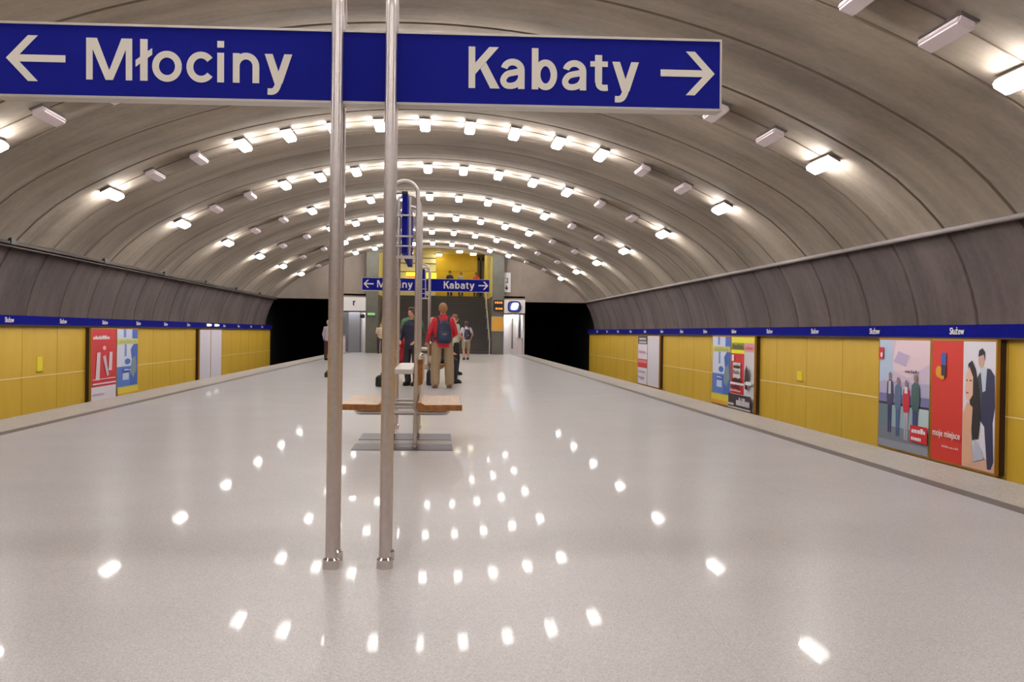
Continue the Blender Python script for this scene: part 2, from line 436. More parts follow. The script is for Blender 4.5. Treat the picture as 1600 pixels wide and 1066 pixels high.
# lintel following the vault over the stair opening
pts = []
for i in range(17):
    x = -2.93 + 6.22 * i / 16
    pts.append((x, YE, ZA - RV + math.sqrt(RV * RV - x * x) - 0.17))
m.prism(pts + [(3.29, YE, 6.6), (-2.93, YE, 6.6)], (0, T, 0))
struct(m, 'wall_far', M['end_concrete'])
for k, (xa, xb, sx) in enumerate(((-3.58, -PIN, -1), (3.92, PIN, 1))):
    # side walls of the alcoves, tunnel lining
    m = MB(); m.box((sx * PIN, YE + T, -1.2), (sx * (PIN - 0.1), YE + 20, 3.2)); m.box((xa, YE + T, 0), (xa - sx * -0.02, YE + 2.6, 3.2))
    m.box((xa, YE + 2.6, 0), (xb, YE + 2.7, 3.2)); m.box((xa, YE, 3.1), (xb, YE + 2.7, 3.2))
    m.box((sx * PIN, YE, -1.2), (sx * (PIN - 0.1), YE + T, 2.9))
    struct(m, f'wall_alcove_{("left", "right")[k]}', M['white'])
    m = MB()
    x1, x2 = sx * (PIN + 0.01), sx * 9.2
    m.box((x2, YE, -1.2), (sx * 9.4, YE + 20, 3.4)); m.box((x1, YE + 20, -1.2), (x2, YE + 20.2, 3.4)); m.box((x1, YE + T, 3.0), (x2, YE + 20, 3.3))
    m.box((x1, YE + T, -1.2), (x1 + sx * 0.05, YE + 20, 3.2))
    struct(m, f'wall_tunnel_{("left", "right")[k]}', M['tunnel_shade'])
# piers
for sx, (xa, xb) in ((-1, (-3.58, -2.93)), (1, (3.29, 3.92))):
    m = MB(); m.box((xa, YE - 0.3, 0), (xb, YE, 5.62), 0.01)
    o = m.build('pier', M['pier']); tag(o, f'grey stone pier on the {"left" if sx < 0 else "right"} side of the far staircase', 'pillar', kind='structure')

# ------------------------------------------------------------------ staircase and concourse
XS0, XS1 = -2.93, 3.29
MZ = 3.4; NS = 22
t = thing('staircase', 'wide dark stone staircase rising from the far end of the platform', 'stairs', (0.18, 54.9, 0))
m = MB(); n = MB()
rise = MZ / NS
for k in range(NS):
    ya = 54.95 + 0.3 * k
    m.box((XS0 + 0.01, ya, 0.0), (XS1 - 0.01, ya + 0.3 + (0 if k < NS - 1 else 0.0), rise * (k + 1) - 0.02))
    n.box((XS0 + 0.01, ya - 0.015, rise * (k + 1) - 0.02), (XS1 - 0.01, ya + 0.3, rise * (k + 1)))
m.build('steps', M['stair'], t); n.build('treads', M['stair_nose'], t)
for sx, x in ((-1, XS0 + 0.12), (1, XS1 - 0.12)):
    t = thing('handrail', f'steel handrail along the {"left" if sx < 0 else "right"} edge of the far staircase', 'handrail', (x, 55, 0.0))
    m = MB(); m.tube([(x, 54.7, 0.0), (x, 54.7, 0.8), (x, 54.75, 0.86), (x, 54.9, 0.95), (x, 61.4, MZ + 0.9), (x, 62.0, MZ + 0.95)], 0.03); m.build('rail', M['steel_bright'], t, True)
    for q in range(1, 6):
        yy = 54.95 + 1.2 * q + 0.15
        m = MB(); m.cyl((x, yy, rise * (4 * q + 1)), (x, yy, 0.95 + (yy - 54.9) / 6.5 * (MZ - 0.05)), 0.018); m.build('post', M['steel'], t, True)
YM = 65.3
m = MB(); m.box((XS0 - 1, 61.55, MZ - 0.3), (XS1 + 1, YM + 0.2, MZ)); struct(m, 'floor_concourse', M['stair_nose'])
m = MB(); m.box((XS0 - 1, YE + T, 6.28), (XS1 + 1, YM + 0.2, 6.45)); struct(m, 'ceiling_concourse', M['cream'])
m = MB(); m.box((0.16, YM, MZ), (2.85, YM + 0.2, 6.28)); m.box((0.16, YM - 0.03, 5.22), (2.85, YM, 5.25)); struct(m, 'wall_concourse_back', M['mezz_yellow'])
for sx, x in ((-1, XS0), (1, XS1)):
    m = MB(); m.box((x, YE + T, 0), (x + sx * 0.15, YM + 0.2, 3.2)); struct(m, f'wall_stair_{"left" if sx < 0 else "right"}', M['pier'])
    m = MB(); m.box((x, YE + T, 3.2), (x + sx * 0.15, YM + 0.2, 6.3)); struct(m, f'wall_concourse_{"left" if sx < 0 else "right"}', M['mezz_pale'])
t = thing('door_surround', 'dark doorway beside the yellow wall up in the concourse', 'doorway', (3.07, YM - 0.1, MZ))
m = MB(); m.box((2.85, YM - 0.1, MZ), (3.0, YM + 0.2, 6.1)); m.box((3.15, YM - 0.1, MZ), (3.28, YM + 0.2, 6.1)); m.box((2.85, YM - 0.1, 5.9), (3.28, YM + 0.2, 6.28)); m.build('frame', M['mezz_dark'], t)
m = MB(); m.box((3.0, YM + 0.05, MZ), (3.15, YM + 0.1, 5.9)); m.build('door', M['black'], t)
t = thing('kiosk', 'cream panelled kiosk front left of the yellow concourse wall', 'kiosk', (-1.4, YM - 0.4, MZ))
m = MB(); m.box((XS0 + 0.02, YM - 0.3, MZ), (0.15, YM + 0.2, 6.27))
m.mi = 1
for zz in (5.05, 5.6, 5.95): m.box((XS0 + 0.02, YM - 0.33, zz), (0.15, YM - 0.3, zz + 0.05))
m.build('panels', [M['cream'], M['mezz_dark']], t)
t = thing('shop_sign', 'lit yellow shop sign with a red strip up in the concourse', 'sign', (-0.8, YM - 0.5, 4.6))
m = MB(); m.box((-1.75, YM - 0.5, 4.6), (0.18, YM - 0.34, 5.02)); m.build('light_box', M['yellow_lit'], t)
m = MB(); m.box((-1.75, YM - 0.52, 4.66), (-1.0, YM - 0.5, 4.78)); m.build('strip', M['red_lit'], t)
for k, (x, yy) in enumerate(((0.34, 64.4), (-1.5, 63.2), (1.6, 61.5), (2.5, 63.2), (-1.6, 60.0), (0.7, 58.4))):
    nm = ('hanging beside the cream shop front', 'above the lit yellow shop sign', 'over the top of the staircase', 'before the dark doorway', 'over the upper steps on the left', 'over the middle of the steps')[k]
    t = thing('concourse_lamp', f'boxy cream ceiling lamp in the concourse, {nm}', 'ceiling lamp', (x, yy, 6.28), 'concourse ceiling lamps')
    m = MB(); m.box((x - 0.2, yy - 0.5, 6.18), (x + 0.2, yy + 0.5, 6.28)); m.build('housing', M['cream'], t)
    m = MB(); m.box((x - 0.18, yy - 0.48, 6.10), (x + 0.18, yy + 0.48, 6.18), 0.02); m.build('diffuser', M['mezz_lamp'], t)

# ------------------------------------------------------------------ lit alcoves beside the piers
for sx, xa, xb, side in ((-1, -4.98, -3.6, 'left'), (1, 3.94, 4.98, 'right')):
    x0, x1 = min(xa, xb), max(xa, xb)
    ha, hb = ((-4.76, -3.58) if sx < 0 else (3.92, 5.06))
    lab = 'white cabinet box above the left alcove by the far stairs' if sx < 0 else 'white cabinet with a glowing monitor above the right alcove by the far stairs'
    t = thing('overhead_cabinet', lab, 'cabinet', ((ha + hb) / 2, YE - 0.4, 2.26))
    m = MB(); m.box((ha, YE - 0.5, 2.26), (hb, YE - 0.003, 3.0), 0.015); m.build('casing', M['white'], t)
    if sx < 0:
        m = MB(); xm = -4.2; m.box((xm - 0.05, YE - 0.506, 2.55), (xm + 0.02, YE - 0.5, 2.8)); m.box((xm - 0.05, YE - 0.506, 2.74), (xm + 0.08, YE - 0.5, 2.8)); m.build('emblem', M['black'], t)
    else:
        def rr(cx, cz, rx, rz, n=24, p=0.6):
            out = []
            for k in range(n):
                a = 2 * math.pi * k / n; c_, s_ = math.cos(a), math.sin(a)
                out.append((cx + rx * math.copysign(abs(c_) ** p, c_), cz + rz * math.copysign(abs(s_) ** p, s_)))
            return out
        m = MB(); m.prism([(a, YE - 0.56, b) for a, b in rr(4.46, 2.62, 0.36, 0.31)], (0, 0.06, 0)); m.build('monitor', M['black'], t)
        m = MB(); m.prism([(a, YE - 0.57, b) for a, b in rr(4.46, 2.62, 0.29, 0.26)], (0, 0.01, 0)); e = m.build('screen', M['screen_dark'], t)
        m = MB(); m.prism([(a + 0.25 * (b - 2.64), YE - 0.575, b) for a, b in rr(4.48, 2.64, 0.2, 0.2)], (0, 0.005, 0)); m.build('picture', M['screen'], e)
    t = thing('alcove_door', f'bright steel sliding door inside the {side} alcove by the far stairs', 'door', ((x0 + x1) / 2, YE + 2.3, 0))
    if sx < 0:
        m = MB(); m.box((-4.62, YE + 1.2, 0), (-4.0, YE + 1.3, 2.3)); m.build('panel', M['door_steel'], t)
        m = MB(); m.box((-4.0, YE + 1.2, 0), (-3.94, YE + 1.28, 2.3)); m.build('jamb', M['pier'], t)
        m = MB(); m.box((-3.94, YE + 1.3, 0), (-3.62, YE + 1.36, 2.2)); m.build('side_leaf', M['white'], t)
    else:
        m = MB(); m.box((4.3, YE + 1.2, 0), (4.72, YE + 1.3, 2.25)); m.build('panel', M['steel_bright'], t)
        m = MB(); m.box((4.46, YE + 1.17, 0.3), (4.54, YE + 1.2, 2.0)); m.build('grip', M['pier'], t)
        m = MB(); m.box((3.95, YE + 1.2, 0), (4.3, YE + 1.26, 2.2)); m.build('side_leaf', M['white'], t)
        m = MB(); m.box((4.72, YE + 1.0, 0), (4.82, YE + 1.3, 2.3)); m.build('jamb', M['white'], t)
    lx = (-4.3 if sx < 0 else 4.45)
    t = thing('alcove_lamp', f'bright lamp tube at the top of the {side} alcove by the far stairs', 'lamp', (lx, YE + 0.75, 2.2))
    m = MB(); m.box((lx - 0.42, YE + 0.6, 2.42), (lx + 0.42, YE + 0.9, 2.5)); m.build('housing', M['white'], t)
    m = MB(); m.box((lx - 0.40, YE + 0.62, 2.33), (lx + 0.40, YE + 0.88, 2.42), 0.02); m.build('tube', M['kiosk_lamp'] if sx > 0 else M['kiosk_lamp_dim'], t)
    bx = (-4.96 if sx < 0 else 4.66)
    t = thing('low_box', f'low grey cabinet at the outer edge of the {side} alcove', 'cabinet', (bx + 0.1, YE + 0.1, 0))
    m = MB(); m.box((bx, YE - 0.1, 0.0), (bx + (0.26 if sx < 0 else 0.3), YE + 0.4, 0.9), 0.01); m.build('body', M['lamp_off'], t)
    m = MB(); m.box((bx - 0.01, YE - 0.12, 0.9), (bx + (0.27 if sx < 0 else 0.31), YE + 0.42, 0.93)); m.build('lid', M['alu'], t)

# signs, displays and notices at the far end
t = thing('vertical_sign', 'tall white sign plate with a black arrow on the far wall right of the stairs', 'sign', (4.06, YE - 0.05, 3.42))
m = MB(); m.box((3.84, YE - 0.05, 3.42), (4.28, YE, 4.5), 0.008); p = m.build('plate', M['white'], t)
m = MB()
m.prism([(4.06, YE - 0.055, 3.52), (4.17, YE - 0.055, 3.68), (4.09, YE - 0.055, 3.68), (4.09, YE - 0.055, 3.8), (4.03, YE - 0.055, 3.8), (4.03, YE - 0.055, 3.68), (3.95, YE - 0.055, 3.68)], (0, 0.005, 0)); m.build('arrow', M['black'], p)
m = MB(); m.box((4.0, YE - 0.055, 3.92), (4.14, YE - 0.05, 3.99)); m.box((4.08, YE - 0.055, 3.99), (4.14, YE - 0.05, 4.16)); m.box((3.96, YE - 0.055, 4.16), (4.14, YE - 0.05, 4.2)); m.build('pictogram', M['lamp_body'], p)
t = thing('clock_display', 'dark box with two rows of amber digits on the right pier', 'clock', (3.6, YE - 0.42, 2.37))
m = MB(); m.box((3.33, YE - 0.42, 2.37), (3.88, YE - 0.3, 2.97), 0.01); b = m.build('casing', M['black'], t)
for row in (((3.42, 2.79, 0.06), (3.52, 2.79, 0.10), (3.66, 2.79, 0.06), (3.75, 2.79, 0.07)), ((3.46, 2.46, 0.11), (3.60, 2.46, 0.03), (3.66, 2.46, 0.06), (3.75, 2.46, 0.08))):
    m = MB()
    for (x, zz, wd) in row:
        m.box((x, YE - 0.428, zz), (x + wd, YE - 0.42, zz + 0.035)); m.box((x, YE - 0.428, zz + 0.06), (x + wd * 0.8, YE - 0.42, zz + 0.09)); m.box((x, YE - 0.428, zz), (x + 0.02, YE - 0.42, zz + 0.09))
    m.build('digits', M['led'], b)
t = thing('notice_board', 'square yellow notice board under the amber clock on the right pier', 'notice board', (3.56, YE - 0.36, 1.27))
m = MB(); m.box((3.24, YE - 0.34, 1.27), (3.9, YE - 0.3, 2.07)); m.build('frame', M['alu'], t)
m = MB(); m.box((3.27, YE - 0.35, 1.30), (3.87, YE - 0.34, 2.04)); m.build('sheet', M['notice'], t)
t = thing('exit_sign', 'small dim green exit sign on the left pier', 'sign', (-3.28, YE - 0.34, 2.05))
m = MB(); m.box((-3.5, YE - 0.36, 2.02), (-3.05, YE - 0.3, 2.2)); b = m.build('casing', M['pier'], t)
m = MB(); m.box((-3.47, YE - 0.365, 2.05), (-3.08, YE - 0.36, 2.17)); m.build('light_panel', M['green_lit'], b)
t = thing('camera_box', 'black surveillance camera beside the left cabinet under the ceiling of the alcove', 'camera', (-3.72, YE - 0.3, 1.96))
m = MB(); m.box((-3.86, YE - 0.55, 1.88), (-3.62, YE - 0.2, 2.08), 0.02); m.build('body', M['black'], t)
m = MB(); m.cyl((-3.74, YE - 0.62, 1.97), (-3.74, YE - 0.55, 1.97), 0.06); m.build('lens', M['black'], t, True)
m = MB(); m.box((-3.76, YE - 0.3, 2.08), (-3.70, YE - 0.25, 2.26)); m.build('bracket', M['alu'], t)

# ------------------------------------------------------------------ ceiling lamps: arches of fifteen
RL = RV - 0.015
STEP = 4.06
LIT = {-7, -4, -3, -2, -1, 0, 1, 2, 3, 4, 7}
def lamp_proto(lit):
    t = thing('ceiling_lamp', None, 'ceiling lamp', (0, 0, 0))
    m = MB(); m.box((-0.115, -0.475, -0.07), (0.115, 0.475, -0.04), 0.006)
    for yy in (-0.3, 0.3): m.box((-0.05, yy - 0.03, -0.045), (0.05, yy + 0.03, 0.03))
    m.build('housing', M['lamp_body'], t)
    m = MB(); m.box((-0.11, -0.46, -0.165), (0.11, 0.46, -0.07), 0.025)
    d = m.build('diffuser', [M['lamp_on'], M['lamp_side']] if lit else M['lamp_off'], t)
    if lit:
        for p in d.data.polygons:
            if abs(p.normal.x) > 0.9: p.material_index = 1
    return t
protos = {True: lamp_proto(True), False: lamp_proto(False)}
used = {True: False, False: False}
ORD = ['first', 'second', 'third', 'fourth', 'fifth', 'sixth', 'seventh', 'eighth', 'ninth', 'tenth', 'eleventh', 'twelfth', 'thirteenth', 'fourteenth', 'fifteenth']
ARCH = {0: 'nearest lamp arch at the upper right', 1: 'lamp arch partly hidden by the big sign', 2: 'first full lamp arch under the big sign', 3: 'second full lamp arch under the big sign',
        4: 'third full lamp arch under the big sign', 5: 'fourth full lamp arch under the big sign', 6: 'last lamp arch but one before far wall', 7: 'last lamp arch before the far wall'}
def lamp_label(k, i):
    lit = i in LIT
    if k < 0 or (k == 0 and i < 5): return 'fluorescent ceiling lamp on an arch overhead or behind the viewpoint', 'ceiling lamps overhead and behind the viewpoint'
    if k == 1 and abs(i) <= 4: return 'fluorescent ceiling lamp hidden behind the big blue direction sign', 'ceiling lamps hidden by the big sign'
    side = 'left' if i < 0 else 'right'
    g = f'lamps of the {ARCH[k]}'
    if abs(i) == 7: s = f'lit lamp lowest on {side} of {ARCH[k]}'
    elif abs(i) == 6: s = f'unlit lamp beside the lowest lit one, {side}, {ARCH[k]}'
    elif abs(i) == 5: s = f'unlit lamp beside the lit row, {side}, {ARCH[k]}'
    elif i == 0: s = f'lit lamp at the crown of {ARCH[k]}'
    else: s = f'lit lamp, {ORD[abs(i) - 1]} {side} of crown, {ARCH[k]}'
    return s, g
for k in range(-3, 8):
    yy = 16.44 + 6.0 * (k - 1) + (0.17 if k == 0 else 0)
    for i in range(-7, 8):
        lit = i in LIT
        if k < 0 and not lit: continue
        t = protos[lit] if not used[lit] else copy_tree(protos[lit])
        used[lit] = True
        a = R(STEP * i)
        t.location = (RL * math.sin(a), yy, ZA - RV + RL * math.cos(a)); t.rotation_euler = (0, a, 0)
        lb, gr = lamp_label(k, i); t['label'] = lb; t['group'] = gr
    if k >= 0:
        pts = []
        for q in range(61):
            a = R(-7 * STEP + 14 * STEP * q / 60); rr_ = RV - 0.034
            pts.append((rr_ * math.sin(a), yy - 0.1, ZA - RV + rr_ * math.cos(a)))
        m = MB(); m.tube(pts, 0.009, 6)
        tag(m.build('lamp_cable', M['lamp_cable'], None, True), f'thin dark cable linking the lamps of the {ARCH[k]}', 'cable', 'lamp cables across the vault')

# ------------------------------------------------------------------ direction signs on hooped poles
def hoop_pts(p0, p1, top, r):
    """up at p0, half circle, down at p1"""
    p0, p1 = Vector(p0), Vector(p1); mid = (p0 + p1) / 2; h = (p1 - p0) / 2; rad = h.length
    pts = [p0, p0 + Vector((0, 0, top * 0.5))]
    for k in range(13):
        a = math.pi * k / 12
        pts.append(mid - h * math.cos(a) + Vector((0, 0, top - rad + rad * math.sin(a))))
    return pts + [p1 + Vector((0, 0, top * 0.5)), p1]
def collar(m, p, r):
    p = Vector(p); m.cyl(p, p + Vector((0, 0, 0.045)), r * 1.42, r * 1.42, 24); m.cyl(p + Vector((0, 0, 0.045)), p + Vector((0, 0, 0.056)), r * 1.42, r * 1.1, 24)
def arrow_poly(tip, direction, length, half, thick):
    """line arrow with open chevron head in the XZ plane; list of polygons"""
    tx, tz = tip; d = direction
    hl = half * 0.93
    sh = [(tx - d * thick * 1.0, tz - thick / 2), (tx - d * length, tz - thick / 2), (tx - d * length, tz + thick / 2), (tx - d * thick * 1.0, tz + thick / 2)]
    k = thick * 1.35
    up = [(tx, tz), (tx - d * hl, tz + half), (tx - d * (hl + k), tz + half), (tx - d * k * 1.0, tz)]
    dn = [(tx, tz), (tx - d * k * 1.0, tz), (tx - d * (hl + k), tz - half), (tx - d * hl, tz - half)]
    return [sh, up, dn]
S_ = 0.16; H_ = S_ / 2; XH = 0.715
def spline(P, n=8):
    out = []
    for i in range(len(P) - 1):
        p0, p1, p2, p3 = P[max(i - 1, 0)], P[i], P[i + 1], P[min(i + 2, len(P) - 1)]
        for k in range(n):
            t = k / n
            out.append(tuple(0.5 * (2 * p1[j] + (p2[j] - p0[j]) * t + (2 * p0[j] - 5 * p1[j] + 4 * p2[j] - p3[j]) * t * t + (3 * p1[j] - p0[j] - 3 * p2[j] + p3[j]) * t ** 3) for j in (0, 1)))
    return out + [P[-1]]
def ribbon(P, wd=S_):
    polys = []; L, Rr = [], []
    for i, p in enumerate(P):
        a, b = P[max(i - 1, 0)], P[min(i + 1, len(P) - 1)]
        d = V((b[0] - a[0], b[1] - a[1])).normalized(); n = V((-d.y, d.x)) * wd / 2
        L.append((p[0] + n.x, p[1] + n.y)); Rr.append((p[0] - n.x, p[1] - n.y))
    return [[L[i], L[i + 1], Rr[i + 1], Rr[i]] for i in range(len(P) - 1)]
def arc(cx, cy, rx, ry, a0, a1, n=28):
    return [(cx + rx * math.cos(R(a0 + (a1 - a0) * k / n)), cy + ry * math.sin(R(a0 + (a1 - a0) * k / n))) for k in range(n + 1)]
def bar(x0, y0, x1, y1): return [[(x0, y0), (x1, y0), (x1, y1), (x0, y1)]]
def glyph(ch):
    ry = (XH + 0.03 - S_) / 2
    if ch == 'K': return 0.73, bar(0, 0, S_, 1) + [[(S_, 0.335), (0.73, 1), (0.50, 1), (S_, 0.61)], [(0.285, 0.47), (0.42, 0.63), (0.755, 0), (0.525, 0)]]
    if ch == 'M':
        w_ = 1.076; c = w_ / 2
        return w_, bar(0, 0, S_ - 0.01, 1) + bar(w_ - S_ + 0.01, 0, w_, 1) + [[(0.04, 1), (0.25, 1), (c + 0.085, 0), (c - 0.085, 0)], [(w_ - 0.04, 1), (w_ - 0.25, 1), (c - 0.085, 0), (c + 0.085, 0)]]
    if ch == 'ł': return 0.39, bar(0.1075, 0, 0.2825, 1) + [[(0, 0.33), (0.39, 0.63), (0.39, 0.79), (0, 0.49)]]
    if ch == 'o': return 0.70, ribbon(arc(0.35, XH / 2, 0.35 - H_, ry, 0, 360, 40))
    if ch == 'c': return 0.65, ribbon(arc(0.345, XH / 2, 0.345 - H_, ry, 38, 322, 36))
    if ch == 'i': return 0.19, bar(0.0, 0, S_, XH) + bar(0.0, 0.84, S_, 1.0)
    if ch == 'n': return 0.63, bar(0, 0, S_, XH) + ribbon(arc(0.315, 0.40, 0.315 - H_, XH + 0.015 - H_ - 0.40, 180, 0, 20) + [(0.63 - H_, 0.0)])
    if ch == 'y': return 0.66, [[(0.47, XH), (0.66, XH), (0.425, 0), (0.235, 0)], [(0, XH), (0.19, XH), (0.425, 0), (0.235, 0)]] + ribbon(spline([(0.345, 0.05), (0.305, -0.07), (0.255, -0.155), (0.18, -0.195), (0.07, -0.195)]), 0.155)
    if ch == 'a':
        xr = 0.60 - H_
        return 0.62, ribbon(arc((H_ + 0.02 + xr) / 2, 0.46, (xr - H_ - 0.02) / 2, XH + 0.015 - H_ - 0.46, 168, 0, 20) + [(xr, 0.0)]) + ribbon(spline([(xr, 0.43), (0.36, 0.40), (0.17, 0.345), (H_, 0.205), (0.15, 0.088), (0.30, 0.075), (0.44, 0.14), (xr, 0.27)]), 0.148)
    if ch == 'b': return 0.62, bar(0, 0, S_, 1) + ribbon(arc(0.335, XH / 2, 0.62 - H_ - 0.335, ry, 0, 360, 36))
    if ch == 't': return 0.44, bar(0.115, 0.2, 0.29, 0.87) + bar(0, XH - 0.13, 0.43, XH) + ribbon(spline([(0.2025, 0.24), (0.215, 0.14), (0.27, 0.085), (0.34, 0.072), (0.43, 0.078)]), 0.15)
GAPS = {'Mł': 0.08, 'ło': 0.0, 'oc': 0.11, 'ci': 0.08, 'in': 0.18, 'ny': 0.13, 'Ka': 0.03, 'ab': 0.156, 'ba': 0.115, 'at': 0.08, 'ty': 0.10}
def sign_word(word, cap, x, zb, y, parent):
    m = MB(); k = 0
    for i, ch in enumerate(word):
        w_, polys = glyph(ch)
        for pl in polys:
            k += 1; m.prism([(x + a * cap, y - 0.0018 - 0.00002 * (k % 40), zb + b * cap) for a, b in pl], (0, 0.0017, 0))
        x += (w_ + GAPS.get(word[i:i + 2], 0.1)) * cap
    return m.build('lettering', M['letter'], parent)
def direction_sign(y0, label, group, tilt=0.0):
    t = thing('direction_sign', label, 'sign', (0, y0, 0), group)
    X0, X1, ZB, ZT = -1.835, 1.812, 2.350, 2.722
    ya, yb = y0 - 0.045, y0 + 0.045
    for x in (-0.164, 0.105):
        m = MB(); m.tube(hoop_pts((x, y0 - 0.085, 0), (x, y0 + 0.10, 0), 2.93, 0.029), 0.029, 20); pl = m.build('pole', M['steel'], t, True)
        for yy in (y0 - 0.085, y0 + 0.10):
            m = MB(); collar(m, (x, yy, 0), 0.029); m.build('foot_collar', M['chrome'], pl, True)
    m = MB(); m.box((X0 + 0.01, ya, ZB + 0.012), (X1 - 0.01, yb, ZT - 0.012)); p = m.build('panel', M['sign_blue'], t)
    m = MB(); fy = ya - 0.006
    m.box((X0, fy, ZT - 0.012), (X1, yb + 0.006, ZT)); m.box((X0, fy, ZB), (X1, yb + 0.006, ZB + 0.012))
    m.box((X0, fy, ZB + 0.012), (X0 + 0.01, yb + 0.006, ZT - 0.012)); m.box((X1 - 0.01, fy, ZB + 0.012), (X1, yb + 0.006, ZT - 0.012)); fr = m.build('frame', M['alu'], t)
    zf = lambda fr: ZB + fr * (ZT - ZB)
    for (tip, d) in (((-1.787, 2.542), -1), ((1.775, 2.543), 1)):
        m = MB()
        for q, poly in enumerate(arrow_poly(tip, d, 0.285, 0.113, 0.035)): m.prism([(a, ya - 0.0019 - 0.0001 * q, b) for a, b in poly], (0, 0.0018, 0))
        m.build('arrow', M['letter'], p)
    sign_word('Młociny', 0.207, -1.402, 2.443, ya, p)
    sign_word('Kabaty', 0.211, 0.496, 2.443, ya, p)
    if tilt:
        c = V((0, 0, 2.54))
        for o in (p, fr):
            o.rotation_euler = (0, tilt, 0); o.location = c - Matrix.Rotation(tilt, 3, 'Y') @ c
    return t
direction_sign(5.145, 'big blue direction sign on steel poles in the foreground', 'direction signs along the platform', -0.0098)
direction_sign(28.7, 'small distant blue direction sign before the far stairs', 'direction signs along the platform')

# ------------------------------------------------------------------ double benches with hooped frames
def bench(y0, label):
    t = thing('platform_bench', label, 'bench', (0, y0, 0), 'double benches along the platform')
    for dy in (0.0, 1.05, 2.1):
        m = MB(); m.tube(hoop_pts((-0.135, y0 + dy, 0), (0.135, y0 + dy, 0), 2.73, 0.02), 0.02, 16); h = m.build('hoop', M['steel'], t, True)
        for x in (-0.135, 0.135):
            m = MB(); collar(m, (x, y0 + dy, 0), 0.02); m.build('foot_collar', M['chrome'], h, True)
    for sx in (-1, 1):
        prof = [(0.61, 0.402), (0.61, 0.455), (0.605, 0.462), (0.24, 0.458), (0.215, 0.468), (0.195, 0.482), (0.16, 0.482), (0.16, 0.402)]
        m = MB(); ya, yb = y0 - 0.12, y0 + 1.35
        m.prism([(sx * a, ya, b) for a, b in prof], (0, yb - ya, 0))
        s_ = m.bm
        s_.faces.ensure_lookup_table()
        for f in s_.faces:
            f.normal_update()
        o = m.build('seat', [M['wood'], M['wood_edge']], t)
        for p in o.data.polygons:
            if abs(p.normal.y) > 0.7 or abs(p.normal.x) > 0.8: p.material_index = 1
        m = MB()
        m.prism([(sx * 0.165, y0 + 0.05, 0.645), (sx * 0.205, y0 + 0.05, 0.66), (sx * 0.205, y0 + 0.05, 0.9), (sx * 0.195, y0 + 0.05, 0.925), (sx * 0.155, y0 + 0.05, 0.91)], (0, 1.3, 0)); o = m.build('backrest', M['wood_edge'], t)
        m = MB()
        for dy in (0.0, 1.05): m.ball((sx * 0.172, y0 + dy, 0.935), 0.028); m.cyl((sx * 0.135, y0 + dy, 0.93), (sx * 0.172, y0 + dy, 0.93), 0.012)
        m.build('bolt', M['chrome'], o, True)
    m = MB()
    for dy in (0.1, 1.1): m.tube([(-0.47, y0 + dy, 0.40), (-0.47, y0 + dy, 0.385), (-0.455, y0 + dy, 0.366), (-0.43, y0 + dy, 0.362), (0.43, y0 + dy, 0.362), (0.455, y0 + dy, 0.366), (0.47, y0 + dy, 0.385), (0.47, y0 + dy, 0.40)], 0.022)
    m.build('support_tube', M['steel'], t, True)
    for q in range(4):
        m = MB(); yq = y0 - 0.09 + 0.56 * q; m.box((-0.128, yq - 0.07, 0.375), (0.128, yq + 0.07, 0.40), 0.008); m.build('crossbar', M['steel_bright'], t)
    prof = [(-0.105, 0.765), (-0.112, 0.78), (-0.105, 0.80), (-0.085, 0.812), (0.085, 0.812), (0.105, 0.80), (0.112, 0.78), (0.105, 0.765)]
    m = MB(); m.prism([(a, y0 - 0.03, b) for a, b in prof], (0, 2.15, 0)); m.build('centre_shelf', M['steel_bright'], t)
    m = MB(); m.box((-0.028, y0 + 0.06, 2.0), (0.028, y0 + 2.3, 2.6)); pn = m.build('sign_panel', M['sign_blue'], t)
    m = MB(); m.box((-0.03, y0 + 0.05, 2.6), (0.03, y0 + 2.31, 2.63)); m.build('top_cap', M['black'], pn)
    m = MB()
    for x in (-0.055, 0.055): m.cyl((x, y0 + 0.05, 1.95), (x, y0 + 0.05, 2.58), 0.012)
    for zz in (2.385, 2.17, 2.07): m.box((-0.085, y0 + 0.02, zz - 0.008), (0.085, y0 + 0.05, zz + 0.008))
    m.box((-0.135, y0 - 0.01, 1.94), (0.135, y0 + 0.03, 1.97))
    m.build('sign_bracket', M['steel'], t, True)
    return t
bench(10.19, 'nearest wooden double bench under a hooped steel frame behind the big sign')
bench(22.75, 'farther wooden double bench beside the man in a red jacket')
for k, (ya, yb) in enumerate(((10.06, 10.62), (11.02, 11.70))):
    m = MB(); m.box((-0.5, ya, 0.0), (0.52, yb, 0.004))  # thin dark blue-grey rectangle lying on the floor
    tag(m.build('floor_patch', M['dark_patch']), f'dark blue patch on the floor under the nearest bench, {"nearer" if k == 0 else "farther"} of two', 'floor plate', 'dark patches under the nearest bench')

